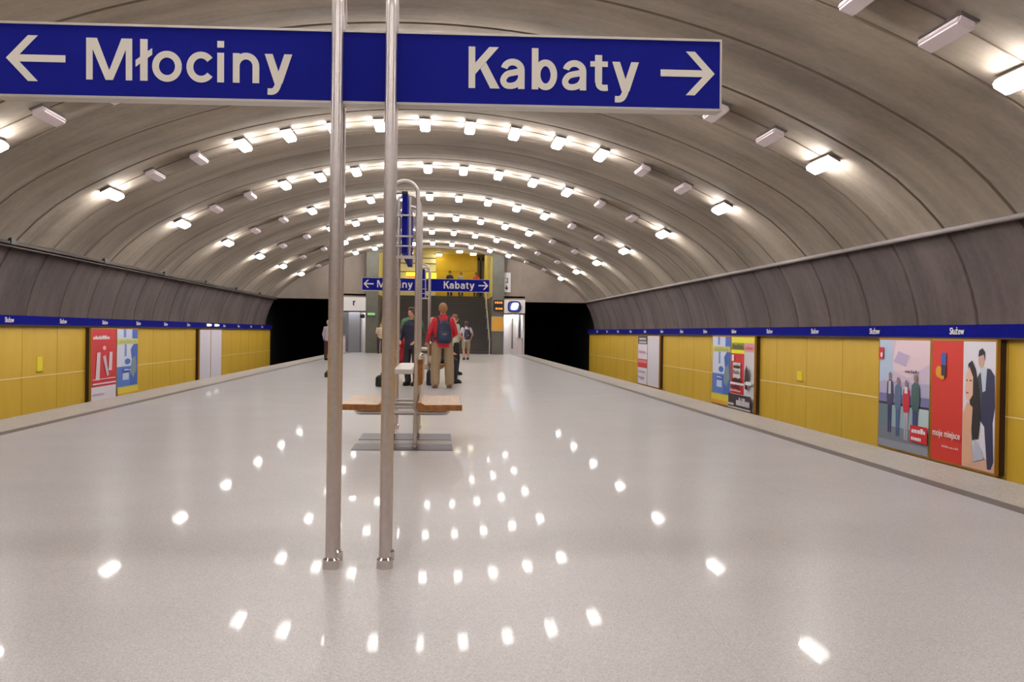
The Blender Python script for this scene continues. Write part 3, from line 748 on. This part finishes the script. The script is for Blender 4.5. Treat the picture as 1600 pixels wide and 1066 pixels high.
# ------------------------------------------------------------------ advertising boards
class Poster:
    def __init__(s, sx, ya, yb, za, zb):
        s.sx, s.ya, s.yb, s.za, s.zb = sx, ya, yb, za, zb; s.polys = []; s.txt = []
    def P(s, u, v, lift):
        """u 0..1 left to right as seen from the platform, v 0..1 bottom to top"""
        y = s.yb + (s.ya - s.yb) * u if s.sx > 0 else s.ya + (s.yb - s.ya) * u
        return (s.sx * (8.555 - lift), y, s.za + (s.zb - s.za) * v)
    def poly(s, pts, c): s.polys.append((pts, c)); return s
    def rect(s, u0, v0, u1, v1, c): return s.poly([(u0, v0), (u1, v0), (u1, v1), (u0, v1)], c)
    def oval(s, u, v, ru, rv, c, n=16): return s.poly([(u + ru * math.cos(2 * math.pi * k / n), v + rv * math.sin(2 * math.pi * k / n)) for k in range(n)], c)
    def words(s, u0, v0, u1, h, c, seed=1):
        """a line of small print too blurred to read"""
        rnd = random.Random(seed); u = u0
        while u < u1:
            w_ = rnd.uniform(0.02, 0.05); hh = h * rnd.choice((0.65, 0.7, 1.0))
            s.rect(u, v0, min(u + w_, u1), v0 + hh, c); u += w_ + 0.008
        return s
    def build(s, label, first):
        t = thing('billboard', label, 'advertising board', (s.sx * 8.6, (s.ya + s.yb) / 2, s.za - 0.04), 'advertising boards on the ochre walls')
        x0, x1, x2 = s.sx * 8.55, s.sx * 8.699, s.sx * 8.60
        m = MB(); m.box((s.sx * 8.56, s.ya - 0.02, s.za - 0.02), (x1, s.yb + 0.02, s.zb + 0.02)); m.build('backing', M['frame_shade'], t)  # board body coloured dark as the shadow behind the brass frame
        m = MB(); e = 0.035
        m.box((x0, s.ya - e, s.zb), (x2, s.yb + e, s.zb + e)); m.box((x0, s.ya - e, s.za - e), (x2, s.yb + e, s.za))
        m.box((x0, s.ya - e, s.za), (x2, s.ya, s.zb)); m.box((x0, s.yb, s.za), (x2, s.yb + e, s.zb))
        m.build('frame', M['frame_brass'], t)
        m = MB(); mats = []
        m.bm.faces.ensure_lookup_table()
        for i, (pts, c) in enumerate(s.polys):
            mm = col(*c) if isinstance(c, tuple) else c
            if mm not in mats: mats.append(mm)
            m.mi = mats.index(mm); m.face([s.P(u, v, 0.002 + 0.0009 * i) for u, v in pts])
        p = m.build('poster', mats, t)
        for (txt, u, v, cap, width, c) in s.txt:
            ux = (0, -1, 0) if s.sx > 0 else (0, 1, 0)
            place_text('lettering', txt, cap, s.P(u, v, 0.002 + 0.0009 * (len(s.polys) + 1)), ux, (0, 0, 1), width, col(*c), p, 0.02)
        return t
def person_shape(p, u, v, h, body, legs, skin=(150, 120, 110), wd=0.07):
    p.poly([(u - wd * 0.5, v), (u - wd * 0.1, v), (u, v + h * 0.42), (u + wd * 0.1, v), (u + wd * 0.5, v), (u + wd * 0.62, v + h * 0.5), (u - wd * 0.62, v + h * 0.5)], legs)
    p.poly([(u - wd * 0.7, v + h * 0.46), (u + wd * 0.7, v + h * 0.46), (u + wd, v + h * 0.6), (u + wd * 0.85, v + h * 0.83), (u + wd * 0.3, v + h * 0.88), (u - wd * 0.3, v + h * 0.88), (u - wd * 0.85, v + h * 0.83), (u - wd, v + h * 0.6)], body)
    p.oval(u, v + h * 0.94, wd * 0.42, h * 0.065, skin)
ZA_, ZB_ = -0.78, 1.165
# right wall, nearest pair: four standing people, left of a red board with a couple
p = Poster(1, 16.06, 17.95, ZA_, ZB_)
p.rect(0, 0, 1, 1, (176, 170, 200)).rect(0, 0.62, 1, 1, (206, 186, 208)).poly([(0.25, 0.72), (0.6, 0.66), (1, 0.8), (1, 1), (0.35, 1)], (226, 200, 208)).poly([(0, 0.6), (0.3, 0.66), (0.25, 1), (0, 1)], (178, 196, 220))
p.poly([(0.3, 0.8), (0.55, 0.76), (0.62, 0.86), (0.4, 0.9)], (186, 168, 200))
p.rect(0, 0.42, 1, 0.5, (120, 116, 164)).rect(0, 0.40, 1, 0.42, (40, 38, 52))
p.rect(0, 0.18, 1, 0.40, (150, 172, 178)).rect(0, 0.18, 0.2, 0.40, (104, 124, 134)).rect(0.72, 0.2, 1, 0.4, (182, 200, 202)).rect(0, 0, 1, 0.2, (118, 122, 136)).rect(0, 0.0, 1, 0.07, (142, 146, 158))
person_shape(p, 0.24, 0.14, 0.56, (74, 72, 96), (52, 50, 96)); person_shape(p, 0.41, 0.12, 0.54, (92, 110, 140), (76, 96, 136))
person_shape(p, 0.58, 0.10, 0.54, (196, 40, 62), (176, 172, 186)); person_shape(p, 0.76, 0.10, 0.60, (66, 92, 92), (58, 66, 112), wd=0.085)
p.rect(0.22, 0.5, 0.27, 0.62, (200, 200, 214)).rect(0.55, 0.52, 0.61, 0.58, (232, 222, 226))
p.rect(0, 0.82, 0.1, 0.93, (204, 40, 46)).rect(0.04, 0.84, 0.08, 0.88, (240, 236, 236)).words(0.56, 0.71, 0.8, 0.025, (90, 80, 110), 4)
p.rect(0.68, 0.10, 1.0, 0.25, (206, 34, 40)).words(0.71, 0.185, 0.97, 0.045, (238, 230, 232), 6).words(0.71, 0.12, 0.90, 0.04, (238, 230, 232), 9)
p.build('large billboard of four standing people under a pink sky, nearest pair on the right wall', 'left')
p = Poster(1, 14.09, 15.98, ZA_, ZB_)
p.rect(0, 0, 0.52, 1, (208, 52, 40)).rect(0.52, 0, 1, 1, (222, 216, 226))
p.poly([(0.52, 0), (1, 0), (1, 0.06), (0.8, 0.12), (0.52, 0.02)], (216, 172, 150))
# man in a dark suit
p.poly([(0.74, 0.42), (0.74, 0.72), (0.82, 0.80), (0.93, 0.79), (0.99, 0.74), (1.0, 0.5), (0.97, 0.38), (0.99, 0.08), (0.95, 0.02), (0.9, 0.02), (0.85, 0.34)], (50, 50, 82))
p.poly([(0.79, 0.6), (0.78, 0.8), (0.88, 0.8), (0.86, 0.62)], (196, 202, 216)).poly([(0.74, 0.42), (0.73, 0.7), (0.79, 0.76), (0.82, 0.6), (0.8, 0.42)], (58, 66, 72))
p.oval(0.795, 0.86, 0.045, 0.065, (206, 168, 150)).poly([(0.75, 0.88), (0.76, 0.93), (0.81, 0.95), (0.85, 0.92), (0.85, 0.85), (0.83, 0.9)], (44, 40, 44))
# woman with long dark hair
p.poly([(0.60, 0.82), (0.66, 0.85), (0.72, 0.78), (0.77, 0.62), (0.8, 0.4), (0.77, 0.24), (0.68, 0.22), (0.65, 0.4), (0.62, 0.6)], (40, 32, 34))
p.poly([(0.53, 0.02), (0.53, 0.42), (0.6, 0.52), (0.68, 0.48), (0.66, 0.24), (0.71, 0.03)], (224, 172, 142)).poly([(0.56, 0.62), (0.57, 0.74), (0.62, 0.8), (0.68, 0.72), (0.68, 0.58), (0.63, 0.53), (0.58, 0.54)], (232, 188, 166))
p.rect(0.575, 0.585, 0.615, 0.597, (190, 84, 84)).rect(0.575, 0.685, 0.60, 0.695, (70, 50, 50)).rect(0.63, 0.685, 0.66, 0.695, (70, 50, 50))
p.poly([(0.69, 0.05), (0.72, 0.24), (0.84, 0.14), (0.85, 0.09)], (186, 190, 206))
p.rect(0.17, 0.80, 0.25, 0.90, (58, 92, 170)).oval(0.13, 0.74, 0.055, 0.05, (226, 152, 40)).rect(0.17, 0.70, 0.25, 0.80, (52, 48, 60)).rect(0.15, 0.68, 0.22, 0.71, (226, 152, 40))
p.words(0.2, 0.115, 0.48, 0.018, (232, 170, 160), 3)
p.txt.append(('moje miejsce', 0.05, 0.205, 0.105, 0.86, (240, 226, 222)))
p.build('red billboard with a dark suited man behind a long haired woman on the right wall', 'right')
def blue_ad(p):
    p.rect(0, 0, 1, 1, (150, 172, 216)).rect(0, 0.16, 1, 0.45, (86, 118, 196)).rect(0, 0.45, 1, 0.78, (206, 210, 228)).rect(0, 0.86, 1, 1, (200, 206, 230))
    p.poly([(0.6, 0.16), (0.75, 0.45), (0.65, 0.7), (0.8, 0.78), (1, 0.78), (1, 0.16)], (64, 96, 176)).poly([(0.62, 0.36), (0.72, 0.56), (0.9, 0.6), (0.96, 0.4), (0.8, 0.26)], (120, 140, 150))
    p.rect(0.35, 0.6, 0.45, 0.78, (120, 142, 204)).rect(0.3, 0.88, 0.42, 1, (110, 136, 204)).rect(0.72, 0.86, 1, 1, (70, 100, 186))
    p.oval(0.5, 0.52, 0.14, 0.045, (66, 112, 194)).rect(0.24, 0.37, 0.62, 0.42, (58, 92, 180)).rect(0.26, 0.25, 0.56, 0.35, (190, 200, 226))
    p.rect(0, 0.78, 1, 0.86, (208, 206, 104)).words(0.08, 0.795, 0.92, 0.05, (176, 178, 120), 2)
    p.rect(0, 0.06, 1, 0.15, (220, 198, 60)).rect(0, 0.0, 1, 0.06, (218, 160, 52)).words(0.3, 0.39, 0.6, 0.02, (210, 220, 240), 5).rect(0, 0.155, 1, 0.163, (120, 150, 90))
p = Poster(1, 27.42, 29.24, ZA_, ZB_); blue_ad(p); p.build('blue and white billboard with yellow bands, middle pair on the right wall', 'left')
p = Poster(1, 25.32, 27.34, ZA_, ZB_)
p.rect(0, 0, 1, 1, (214, 206, 212)).rect(0, 0.92, 1, 1, (230, 222, 60)).rect(0, 0.82, 0.58, 0.92, (150, 142, 40)).rect(0, 0.77, 0.58, 0.82, (236, 228, 40)).rect(0, 0.2, 0.58, 0.77, (206, 42, 46))
p.rect(0.58, 0.80, 1, 0.92, (222, 150, 158)).words(0.62, 0.83, 0.95, 0.05, (206, 110, 124), 8).words(0.06, 0.84, 0.55, 0.06, (96, 100, 40), 3)
p.rect(0.06, 0.66, 0.16, 0.75, (236, 222, 226)).rect(0.12, 0.42, 0.46, 0.64, (212, 206, 210)).rect(0.0, 0.33, 0.62, 0.36, (236, 228, 228)).words(0.14, 0.56, 0.44, 0.06, (40, 34, 38), 4).words(0.14, 0.48, 0.44, 0.06, (140, 130, 134), 14).words(0.12, 0.37, 0.5, 0.06, (30, 26, 30), 11).words(0.08, 0.28, 0.46, 0.05, (46, 36, 40), 21)
p.words(0.04, 0.235, 0.55, 0.03, (230, 180, 180), 13)
p.poly([(0.70, 0.38), (0.72, 0.54), (0.79, 0.62), (0.86, 0.54), (0.87, 0.4)], (56, 44, 46)).poly([(0.72, 0.3), (0.76, 0.38), (0.84, 0.36), (0.84, 0.28)], (34, 28, 30)).rect(0.76, 0.35, 1, 0.40, (236, 230, 230))
p.rect(0, 0.02, 1, 0.2, (52, 40, 48)).words(0.36, 0.05, 0.96, 0.11, (210, 202, 206), 31).rect(0, 0.0, 1, 0.02, (200, 190, 196)).rect(0.0, 0.04, 0.28, 0.07, (196, 190, 196))
p.build('red and white billboard with yellow top band, middle pair on the right wall', 'right')
p = Poster(1, 38.62, 40.4, ZA_, ZB_ - 0.02)
p.rect(0, 0, 1, 1, (222, 214, 222)).rect(0, 0.83, 1, 1, (64, 58, 58)).rect(0.12, 0.92, 0.85, 0.96, (200, 196, 196)).rect(0.1, 0.85, 0.9, 0.89, (188, 184, 184))
p.rect(0, 0.34, 1, 0.52, (204, 62, 66)).rect(0.05, 0.44, 0.95, 0.5, (222, 130, 134)).words(0.1, 0.64, 0.9, 0.06, (196, 150, 170), 3).words(0.1, 0.24, 0.9, 0.04, (176, 170, 180), 7).words(0.15, 0.12, 0.7, 0.05, (190, 160, 200), 5)
p.build('white billboard with black top and red middle band, farthest pair on the right wall', 'left')
p = Poster(1, 36.5, 38.54, ZA_, ZB_ - 0.02); p.rect(0, 0, 1, 1, (216, 210, 218)); p.build('blank white billboard on the right wall', 'right')
p = Poster(-1, 26.4, 28.36, ZA_, ZB_ - 0.02)
p.rect(0, 0, 1, 1, (200, 44, 52)).rect(0, 0, 1, 0.21, (218, 208, 216)).words(0.06, 0.86, 0.7, 0.05, (236, 220, 222), 2)
p.poly([(0.14, 0.3), (0.3, 0.3), (0.33, 0.68), (0.2, 0.68)], (214, 196, 204)).poly([(0.42, 0.62), (0.54, 0.64), (0.68, 0.36), (0.6, 0.34)], (206, 180, 190)).poly([(0.66, 0.42), (0.8, 0.42), (0.82, 0.68), (0.7, 0.68)], (214, 196, 204)).oval(0.48, 0.74, 0.07, 0.03, (226, 170, 176))
p.rect(0.02, 0.305, 0.95, 0.318, (226, 190, 196)).rect(0.02, 0.24, 0.98, 0.26, (232, 206, 210)).words(0.06, 0.1, 0.5, 0.03, (196, 186, 196), 12)
p.build('red billboard with pale upright shapes on the left wall', 'left')
p = Poster(-1, 28.44, 30.32, ZA_, ZB_ - 0.02); blue_ad(p); p.build('blue and white billboard with yellow bands on the left wall', 'right')
p = Poster(-1, 38.1, 39.84, ZA_, ZB_ - 0.02); p.rect(0, 0, 1, 1, (214, 208, 218)); p.build('blank white billboard on the left wall, nearer of the two', 'left')
p = Poster(-1, 39.92, 41.82, ZA_, ZB_ - 0.02); p.rect(0, 0, 1, 1, (214, 208, 218)); p.build('blank white billboard on the left wall, farther of the two', 'right')
for sx, yy, za, zb, side in ((-1, 23.4, 0.16, 0.50, 'left'), (1, 22.42, 0.17, 0.40, 'right')):
    t = thing('wall_marker', f'small bright yellow plate on the ochre wall on the {side}', 'sign', (sx * 8.69, yy, za))
    m = MB(); m.box((sx * 8.68, yy - 0.15, za + 0.03), (sx * 8.7, yy + 0.15, zb)); m.build('plate', col(226, 206, 30), t)
    m = MB(); m.box((sx * 8.675, yy - 0.17, za), (sx * 8.7, yy + 0.17, za + 0.03)); m.build('ledge', col(190, 160, 40), t)

# ------------------------------------------------------------------ people
def remesh(mb, name, mat, parent, voxel, smooth=4):
    off = WL[parent]
    me = mb.mesh(name, mat)
    o = bpy.data.objects.new(name, me); C.objects.link(o)
    r = o.modifiers.new('r', 'REMESH'); r.mode = 'VOXEL'; r.voxel_size = voxel; r.use_smooth_shade = True
    s = o.modifiers.new('s', 'SMOOTH'); s.iterations = smooth; s.factor = 0.5
    dg = bpy.context.evaluated_depsgraph_get()
    m2 = bpy.data.meshes.new_from_object(o.evaluated_get(dg)); m2.name = name
    bpy.data.objects.remove(o)
    m2.materials.clear(); m2.materials.append(mat)
    for p in m2.polygons: p.use_smooth = True
    o2 = bpy.data.objects.new(name, m2); C.objects.link(o2); o2.parent = parent; WL[o2] = off
    return o2
def person(label, loc, rz, H, top, bottom, shoe, hair, arms, sit=False, shorts=False, sleeves='long', voxel=0.011, long_hair=False, stride=0.0, lean=0.0, coat=None, wide=1.0, group=None, stance=0.0):
    """local space: faces +y, feet at z = 0; arms = ((elbow, wrist) left, (elbow, wrist) right) in local units for a 1.75 m body"""
    t = thing('person', label, 'person', loc, group)
    WL[t] = V((0, 0, 0))                              # parts are built in local space
    k = H / 1.75
    hipz = 0.90 if not sit else 0.60
    L = lean
    def up(x, y, z):                                  # upper body, leaning forward from the hip
        dz = z - 0.90
        return V((x * wide, y + dz * math.sin(L), hipz + dz * math.cos(L))) * k
    hips, knees, ankles = [], [], []
    for sx in (-1, 1):
        hips.append(V((sx * 0.095 * wide, 0, hipz)) * k)
        if sit:
            knees.append(V((sx * 0.12, 0.43, 0.55)) * k); ankles.append(V((sx * 0.11, 0.42, 0.085)) * k)
        else:
            knees.append(V((sx * (0.10 + stance * 0.5 + 0.02 * wide), 0.02 + sx * stride * 0.5, 0.49)) * k); ankles.append(V((sx * (0.105 + stance + 0.03 * (wide - 1)), -0.03 + sx * stride, 0.085)) * k)
    sh = [up(sx * 0.185, 0.0, 1.42) for sx in (-1, 1)]
    el = [V(a[0]) for a in arms]; wr = [V(a[1]) for a in arms]
    dz0 = hipz - 0.90
    el = [up(e.x / wide, e.y, e.z) for e in el]; wr = [up(e.x / wide, e.y, e.z) for e in wr]
    # ---- body
    b = MB()
    rings = [(0.86, 0.165, 0.11), (0.95, 0.165, 0.115), (1.08, 0.145, 0.10), (1.25, 0.165, 0.115), (1.37, 0.175, 0.105), (1.43, 0.14, 0.085), (1.48, 0.07, 0.065)]
    b.stack([(up(0, 0, z), rx * k * wide, ry * k) for z, rx, ry in rings])
    b.limb([up(0, 0, 1.44), up(0, 0.015, 1.56)], [0.06 * k, 0.052 * k])
    hc = up(0, 0.025, 1.64)
    b.ball(hc, (0.075 * k, 0.093 * k, 0.112 * k)); b.ball(hc + V((0, 0.03, -0.055)) * k, (0.052 * k, 0.06 * k, 0.05 * k))
    b.limb([hc + V((0, 0.085, 0.01)) * k, hc + V((0, 0.112, -0.018)) * k], [0.010 * k, 0.014 * k])
    b.limb([hc + V((-0.018, 0.085, -0.055)) * k, hc + V((0.018, 0.085, -0.055)) * k], [0.012 * k, 0.012 * k])
    for sx in (-1, 1): b.ball(hc + V((sx * 0.077, -0.005, -0.005)) * k, (0.014 * k, 0.02 * k, 0.03 * k))
    for j in range(2):
        b.limb([hips[j], knees[j], ankles[j]], [0.085 * k, 0.056 * k, 0.040 * k])
        b.limb([knees[j] * 0.62 + ankles[j] * 0.38 + V((0, -0.012, 0)) * k, ankles[j]], [0.054 * k, 0.038 * k])
        b.limb([V((ankles[j].x, ankles[j].y - 0.03 * k, 0.04 * k)), V((ankles[j].x, ankles[j].y + 0.12 * k, 0.034 * k))], [0.034 * k, 0.026 * k])
        b.limb([sh[j], el[j], wr[j]], [0.05 * k, 0.038 * k, 0.026 * k])
        d = (wr[j] - el[j]).normalized(); sd = d.cross(V((0, 0, 1)))
        sd = sd.normalized() if sd.length > 0.1 else V((0, 1, 0))
        if abs(d.z) > 0.8: sd = V((0, 1, 0))
        nrm = d.cross(sd).normalized()
        b.limb([wr[j], wr[j] + d * 0.05 * k], [0.024 * k, 0.028 * k])
        b.limb([wr[j] + d * 0.05 * k - sd * 0.018 * k, wr[j] + d * 0.085 * k - sd * 0.022 * k], [0.018 * k, 0.016 * k]); b.limb([wr[j] + d * 0.05 * k + sd * 0.018 * k, wr[j] + d * 0.085 * k + sd * 0.022 * k], [0.018 * k, 0.016 * k])
        cs = 1 if j else -1
        for q, (o_, ln) in enumerate(((-0.030, 0.062), (-0.010, 0.075), (0.010, 0.070), (0.030, 0.055))):
            r0 = wr[j] + d * 0.085 * k + sd * o_ * k; r1 = r0 + d * ln * 0.55 * k + sd * o_ * 0.15 * k; r2 = r1 + (d * 0.8 + nrm * 0.5 * cs).normalized() * ln * 0.5 * k
            b.limb([r0, r1, r2], [0.0095 * k, 0.009 * k, 0.008 * k], 8)
        t0 = wr[j] + d * 0.03 * k + sd * 0.03 * k
        b.limb([t0, t0 + (d * 0.7 + sd * 0.7) * 0.04 * k, t0 + (d * 0.95 + sd * 0.55) * 0.07 * k], [0.012 * k, 0.011 * k, 0.009 * k], 8)
    remesh(b, 'body', M['skin'], t, voxel * 0.85)
    e = MB()
    for sx in (-1, 1): e.ball(hc + V((sx * 0.031, 0.083, 0.012)) * k, 0.011 * k, 10, 8)
    e.build('eyes', M['black'], t, True)
    # ---- hair
    h = MB()
    h.ball(hc + V((0, -0.018, 0.022)) * k, (0.094 * k, 0.104 * k, 0.112 * k)); h.ball(hc + V((0, 0.03, 0.085)) * k, (0.066 * k, 0.06 * k, 0.036 * k))
    if long_hair: h.limb([hc + V((0, -0.06, 0)) * k, hc + V((0, -0.085, -0.12)) * k, hc + V((0, -0.09, -0.22)) * k], [0.08 * k, 0.075 * k, 0.05 * k])
    else: h.limb([hc + V((0, -0.06, -0.02)) * k, hc + V((0, -0.055, -0.06)) * k], [0.06 * k, 0.045 * k])
    hb = remesh(h, 'hair', col(*hair), t, voxel * 0.9)
    # ---- top
    c = MB(); g = 0.018
    rings = [(0.84, 0.178, 0.128), (0.95, 0.178, 0.132), (1.08, 0.168, 0.122), (1.25, 0.182, 0.132), (1.36, 0.20, 0.124), (1.425, 0.175, 0.105), (1.46, 0.11, 0.085), (1.485, 0.075, 0.072)]
    c.stack([(up(0, 0, z), rx * k * wide, ry * k) for z, rx, ry in rings])
    for j in range(2):
        if sleeves == 'long': c.limb([sh[j] * 0.88 + up(0, 0, 1.40) * 0.12, el[j], wr[j]], [0.060 * k, 0.056 * k, 0.042 * k])
        else: c.limb([sh[j], sh[j] * 0.4 + el[j] * 0.6], [0.066 * k, 0.058 * k])
    if coat: c.stack([(up(0, -0.02, 1.40), 0.10 * k, 0.075 * k), (up(0, -0.015, 1.47), 0.085 * k, 0.08 * k), (up(0, -0.02, 1.53), 0.07 * k, 0.07 * k)])
    remesh(c, 'jacket' if coat else 'shirt', col(*top), t, voxel)
    # ---- legs
    c = MB()
    c.stack([((0, 0, (hipz - 0.07) * k), 0.165 * k * wide, 0.12 * k), ((0, 0, (hipz + 0.02) * k), 0.172 * k * wide, 0.124 * k), ((0, 0, (hipz + 0.08) * k), 0.166 * k * wide, 0.118 * k)])
    for j in range(2):
        if shorts: c.limb([hips[j], knees[j] * 0.85 + hips[j] * 0.15], [0.098 * k, 0.088 * k])
        else: c.limb([hips[j], knees[j], ankles[j] + V((0, 0, 0.035)) * k], [0.10 * k * (0.5 + 0.5 * wide), 0.080 * k * wide ** 1.8, 0.072 * k * wide ** 1.8])
    remesh(c, 'shorts' if shorts else 'trousers', col(*bottom), t, voxel)
    for j in range(2):
        c = MB(); a = ankles[j]
        c.stack([((a.x, a.y + 0.06 * k, 0.0), 0.050 * k, 0.145 * k), ((a.x, a.y + 0.06 * k, 0.03 * k), 0.056 * k, 0.155 * k), ((a.x, a.y + 0.05 * k, 0.075 * k), 0.054 * k, 0.135 * k), ((a.x, a.y, 0.115 * k), 0.056 * k, 0.066 * k)])
        remesh(c, 'shoe', col(*shoe), t, voxel * 0.8, 2)
    t.rotation_euler = (0, 0, rz)
    return t, k, hipz
def backpack(label, loc, rz, H, c1, c2, voxel=0.012, wide=1.0):
    """worn on the back of a person of height H standing at loc"""
    k = H / 1.75
    t = thing('backpack', label, 'backpack', loc); WL[t] = V((0, 0, 0))
    m = MB(); m.stack([((0, -0.21 * k, 0.93 * k), 0.125 * k, 0.07 * k), ((0, -0.22 * k, 0.97 * k), 0.155 * k, 0.095 * k), ((0, -0.22 * k, 1.18 * k), 0.155 * k, 0.095 * k), ((0, -0.205 * k, 1.33 * k), 0.125 * k, 0.075 * k), ((0, -0.19 * k, 1.40 * k), 0.07 * k, 0.04 * k)])
    remesh(m, 'bag', col(*c1), t, voxel)
    m = MB(); m.stack([((0, -0.295 * k, 0.97 * k), 0.10 * k, 0.035 * k), ((0, -0.30 * k, 1.02 * k), 0.115 * k, 0.045 * k), ((0, -0.30 * k, 1.14 * k), 0.11 * k, 0.04 * k), ((0, -0.29 * k, 1.18 * k), 0.09 * k, 0.03 * k)])
    remesh(m, 'pocket', col(*c2), t, voxel)
    for sx in (-1, 1):
        m = MB(); m.tube([V((sx * 0.10, -0.14, 1.36)) * k, V((sx * 0.115, -0.07, 1.462)) * k, V((sx * 0.12, 0.03, 1.475)) * k, V((sx * 0.125, 0.125, 1.38)) * k, V((sx * 0.145, 0.15, 1.22)) * k, V((sx * 0.175, 0.09, 1.08)) * k, V((sx * 0.165, -0.10, 1.02)) * k], 0.02 * k, 8); m.build('strap', col(*c1), t, True)
    m = MB(); m.box((-0.045 * k, -0.345 * k, 1.10 * k), (0.045 * k, -0.33 * k, 1.135 * k)); m.build('badge', col(150, 90, 110), t)
    t.rotation_euler = (0, 0, rz)
    return t
DOWN = (((-0.235, -0.02, 1.14), (-0.225, 0.06, 0.90)), ((0.235, -0.02, 1.14), (0.225, 0.06, 0.90)))
FRONT = (((-0.255, 0.0, 1.15), (-0.13, 0.20, 1.10)), ((0.255, 0.0, 1.15), (0.13, 0.20, 1.10)))
# man in red, seen from behind
RED = ((0.455, 21.3, 0.0), R(6), 1.80)
person('man in a red jacket and khaki trousers seen from behind, beside the farther bench', *RED, (196, 30, 48), (158, 138, 108), (120, 84, 70), (150, 106, 66),
       (((-0.275, -0.01, 1.14), (-0.30, 0.16, 0.97)), ((0.265, 0.0, 1.14), (0.20, 0.20, 1.06))), coat=True, voxel=0.009, wide=1.16, stride=0.04, stance=0.045)
backpack('dark blue backpack on the back of the man in the red jacket', *RED, (26, 44, 70), (34, 54, 84), 0.009)
P2 = ((0.80, 28.75 - 0.9, 0.0), R(-60), 1.68)
person('person in a pale green top and black trousers, half hidden behind the man in red', *P2, (186, 198, 176), (24, 22, 26), (18, 18, 20), (112, 74, 52), FRONT, sleeves='short', stride=0.05)
P3 = ((1.56, 43.0, 0.0), R(12), 1.66)
person('person in a white shirt and khaki shorts walking away towards the far stairs', *P3, (206, 200, 214), (166, 150, 126), (70, 60, 56), (84, 40, 40), (((-0.27, -0.02, 1.16), (-0.26, 0.12, 0.98)), ((0.30, -0.02, 1.16), (0.25, 0.12, 1.0))), shorts=True, sleeves='short', stride=0.07, voxel=0.013)
backpack('dark backpack on the back of the person in khaki shorts', *P3, (36, 38, 58), (44, 46, 66), 0.013)
person('person in a dark vest with green shoulders standing before the farther bench', (-0.22, 22.05, 0.0), R(150), 1.72, (34, 36, 62), (42, 38, 48), (20, 20, 22), (70, 50, 44), (((-0.25, 0.02, 1.15), (-0.20, 0.2, 1.0)), ((0.25, 0.02, 1.15), (0.17, 0.22, 1.02))))
t = [o for o in C.objects if o.get('label', '').startswith('person in a dark vest')][0]
m = MB()
for sx in (-1, 1): m.limb([V((sx * 0.06, -0.01, 1.46)), V((sx * 0.19, 0, 1.415)), V((sx * 0.222, 0.005, 1.33))], [0.062, 0.072, 0.066])
remesh(m, 'green_yoke', col(74, 128, 92), t, 0.011)
SIT = (((-0.25, 0.06, 1.17), (-0.12, 0.30, 1.05)), ((0.25, 0.06, 1.17), (0.12, 0.30, 1.05)))
person('person in red clothes seated on the left side of the farther bench', (-0.50, 23.35, 0.0), R(90), 1.55, (178, 34, 50), (150, 26, 54), (60, 40, 40), (96, 64, 44), SIT, sit=True, sleeves='short')
person('person in dark clothes seated on the right side of the farther bench leaning forward', (0.36, 23.45, 0.0), R(-120), 1.62, (38, 34, 50), (36, 36, 54), (26, 24, 26), (70, 48, 40), (((-0.26, 0.14, 1.13), (-0.10, 0.36, 1.06)), ((0.27, -0.10, 1.14), (0.30, -0.02, 0.96))), sit=True, sleeves='short', lean=0.25)
person('person in a white top and dark red trousers by the left platform edge', (-4.02, 40.2, 0.0), R(-20), 1.60, (196, 190, 204), (72, 34, 42), (30, 26, 28), (180, 170, 168), DOWN, voxel=0.013)
person('person in a beige top and dark trousers at the foot of the far stairs', (-2.72, 53.4, 0.0), R(200), 1.64, (206, 188, 160), (50, 42, 46), (30, 28, 30), (110, 76, 56), FRONT, sleeves='short', voxel=0.013)
person('dark haired person in black, leftmost of three up in the concourse', (1.03, 62.6, MZ), R(170), 1.62, (48, 48, 58), (60, 60, 74), (30, 28, 30), (44, 34, 30), DOWN, voxel=0.014)
person('person in a pale grey shirt, middle of three up in the concourse', (1.72, 62.6, MZ), R(160), 1.53, (190, 186, 190), (70, 66, 70), (30, 28, 30), (60, 40, 30), DOWN, voxel=0.014)
person('person in a coral red top, rightmost of three up in the concourse', (2.68, 62.6, MZ), R(190), 1.56, (226, 92, 74), (80, 70, 72), (30, 28, 30), (120, 66, 44), DOWN, voxel=0.014)

# bags on the floor
def bag(label, x, y, w_, d_, h_, c):
    t = thing('bag', label, 'bag', (x, y, 0))
    m = MB(); m.stack([((x, y, 0.0), w_ * 0.46, d_ * 0.46), ((x, y, 0.03), w_ * 0.5, d_ * 0.5), ((x, y, h_ * 0.8), w_ * 0.48, d_ * 0.42), ((x + 0.01, y, h_), w_ * 0.36, d_ * 0.25)])
    WL_t = WL[t]
    bmesh.ops.translate(m.bm, verts=m.bm.verts[:], vec=-WL_t)
    remesh(m, 'body', col(*c), t, 0.012)
    m = MB(); m.tube([(x - w_ * 0.2, y, h_ * 0.93), (x - w_ * 0.14, y, h_ * 1.18), (x + w_ * 0.14, y, h_ * 1.18), (x + w_ * 0.2, y, h_ * 0.93)], 0.012, 8); m.build('handle', col(*c), t, True)
    return t
bag('black bag standing on the floor left of the farther bench', -0.80, 21.55, 0.36, 0.22, 0.25, (24, 24, 32))
bag('small dark bag on the floor by the left pole of the big sign', -2.44, 25.6, 0.16, 0.14, 0.14, (40, 36, 40))
bag('dark blue bag on the floor between the seated person and the man in red', 0.20, 22.35, 0.20, 0.2, 0.34, (34, 38, 62))
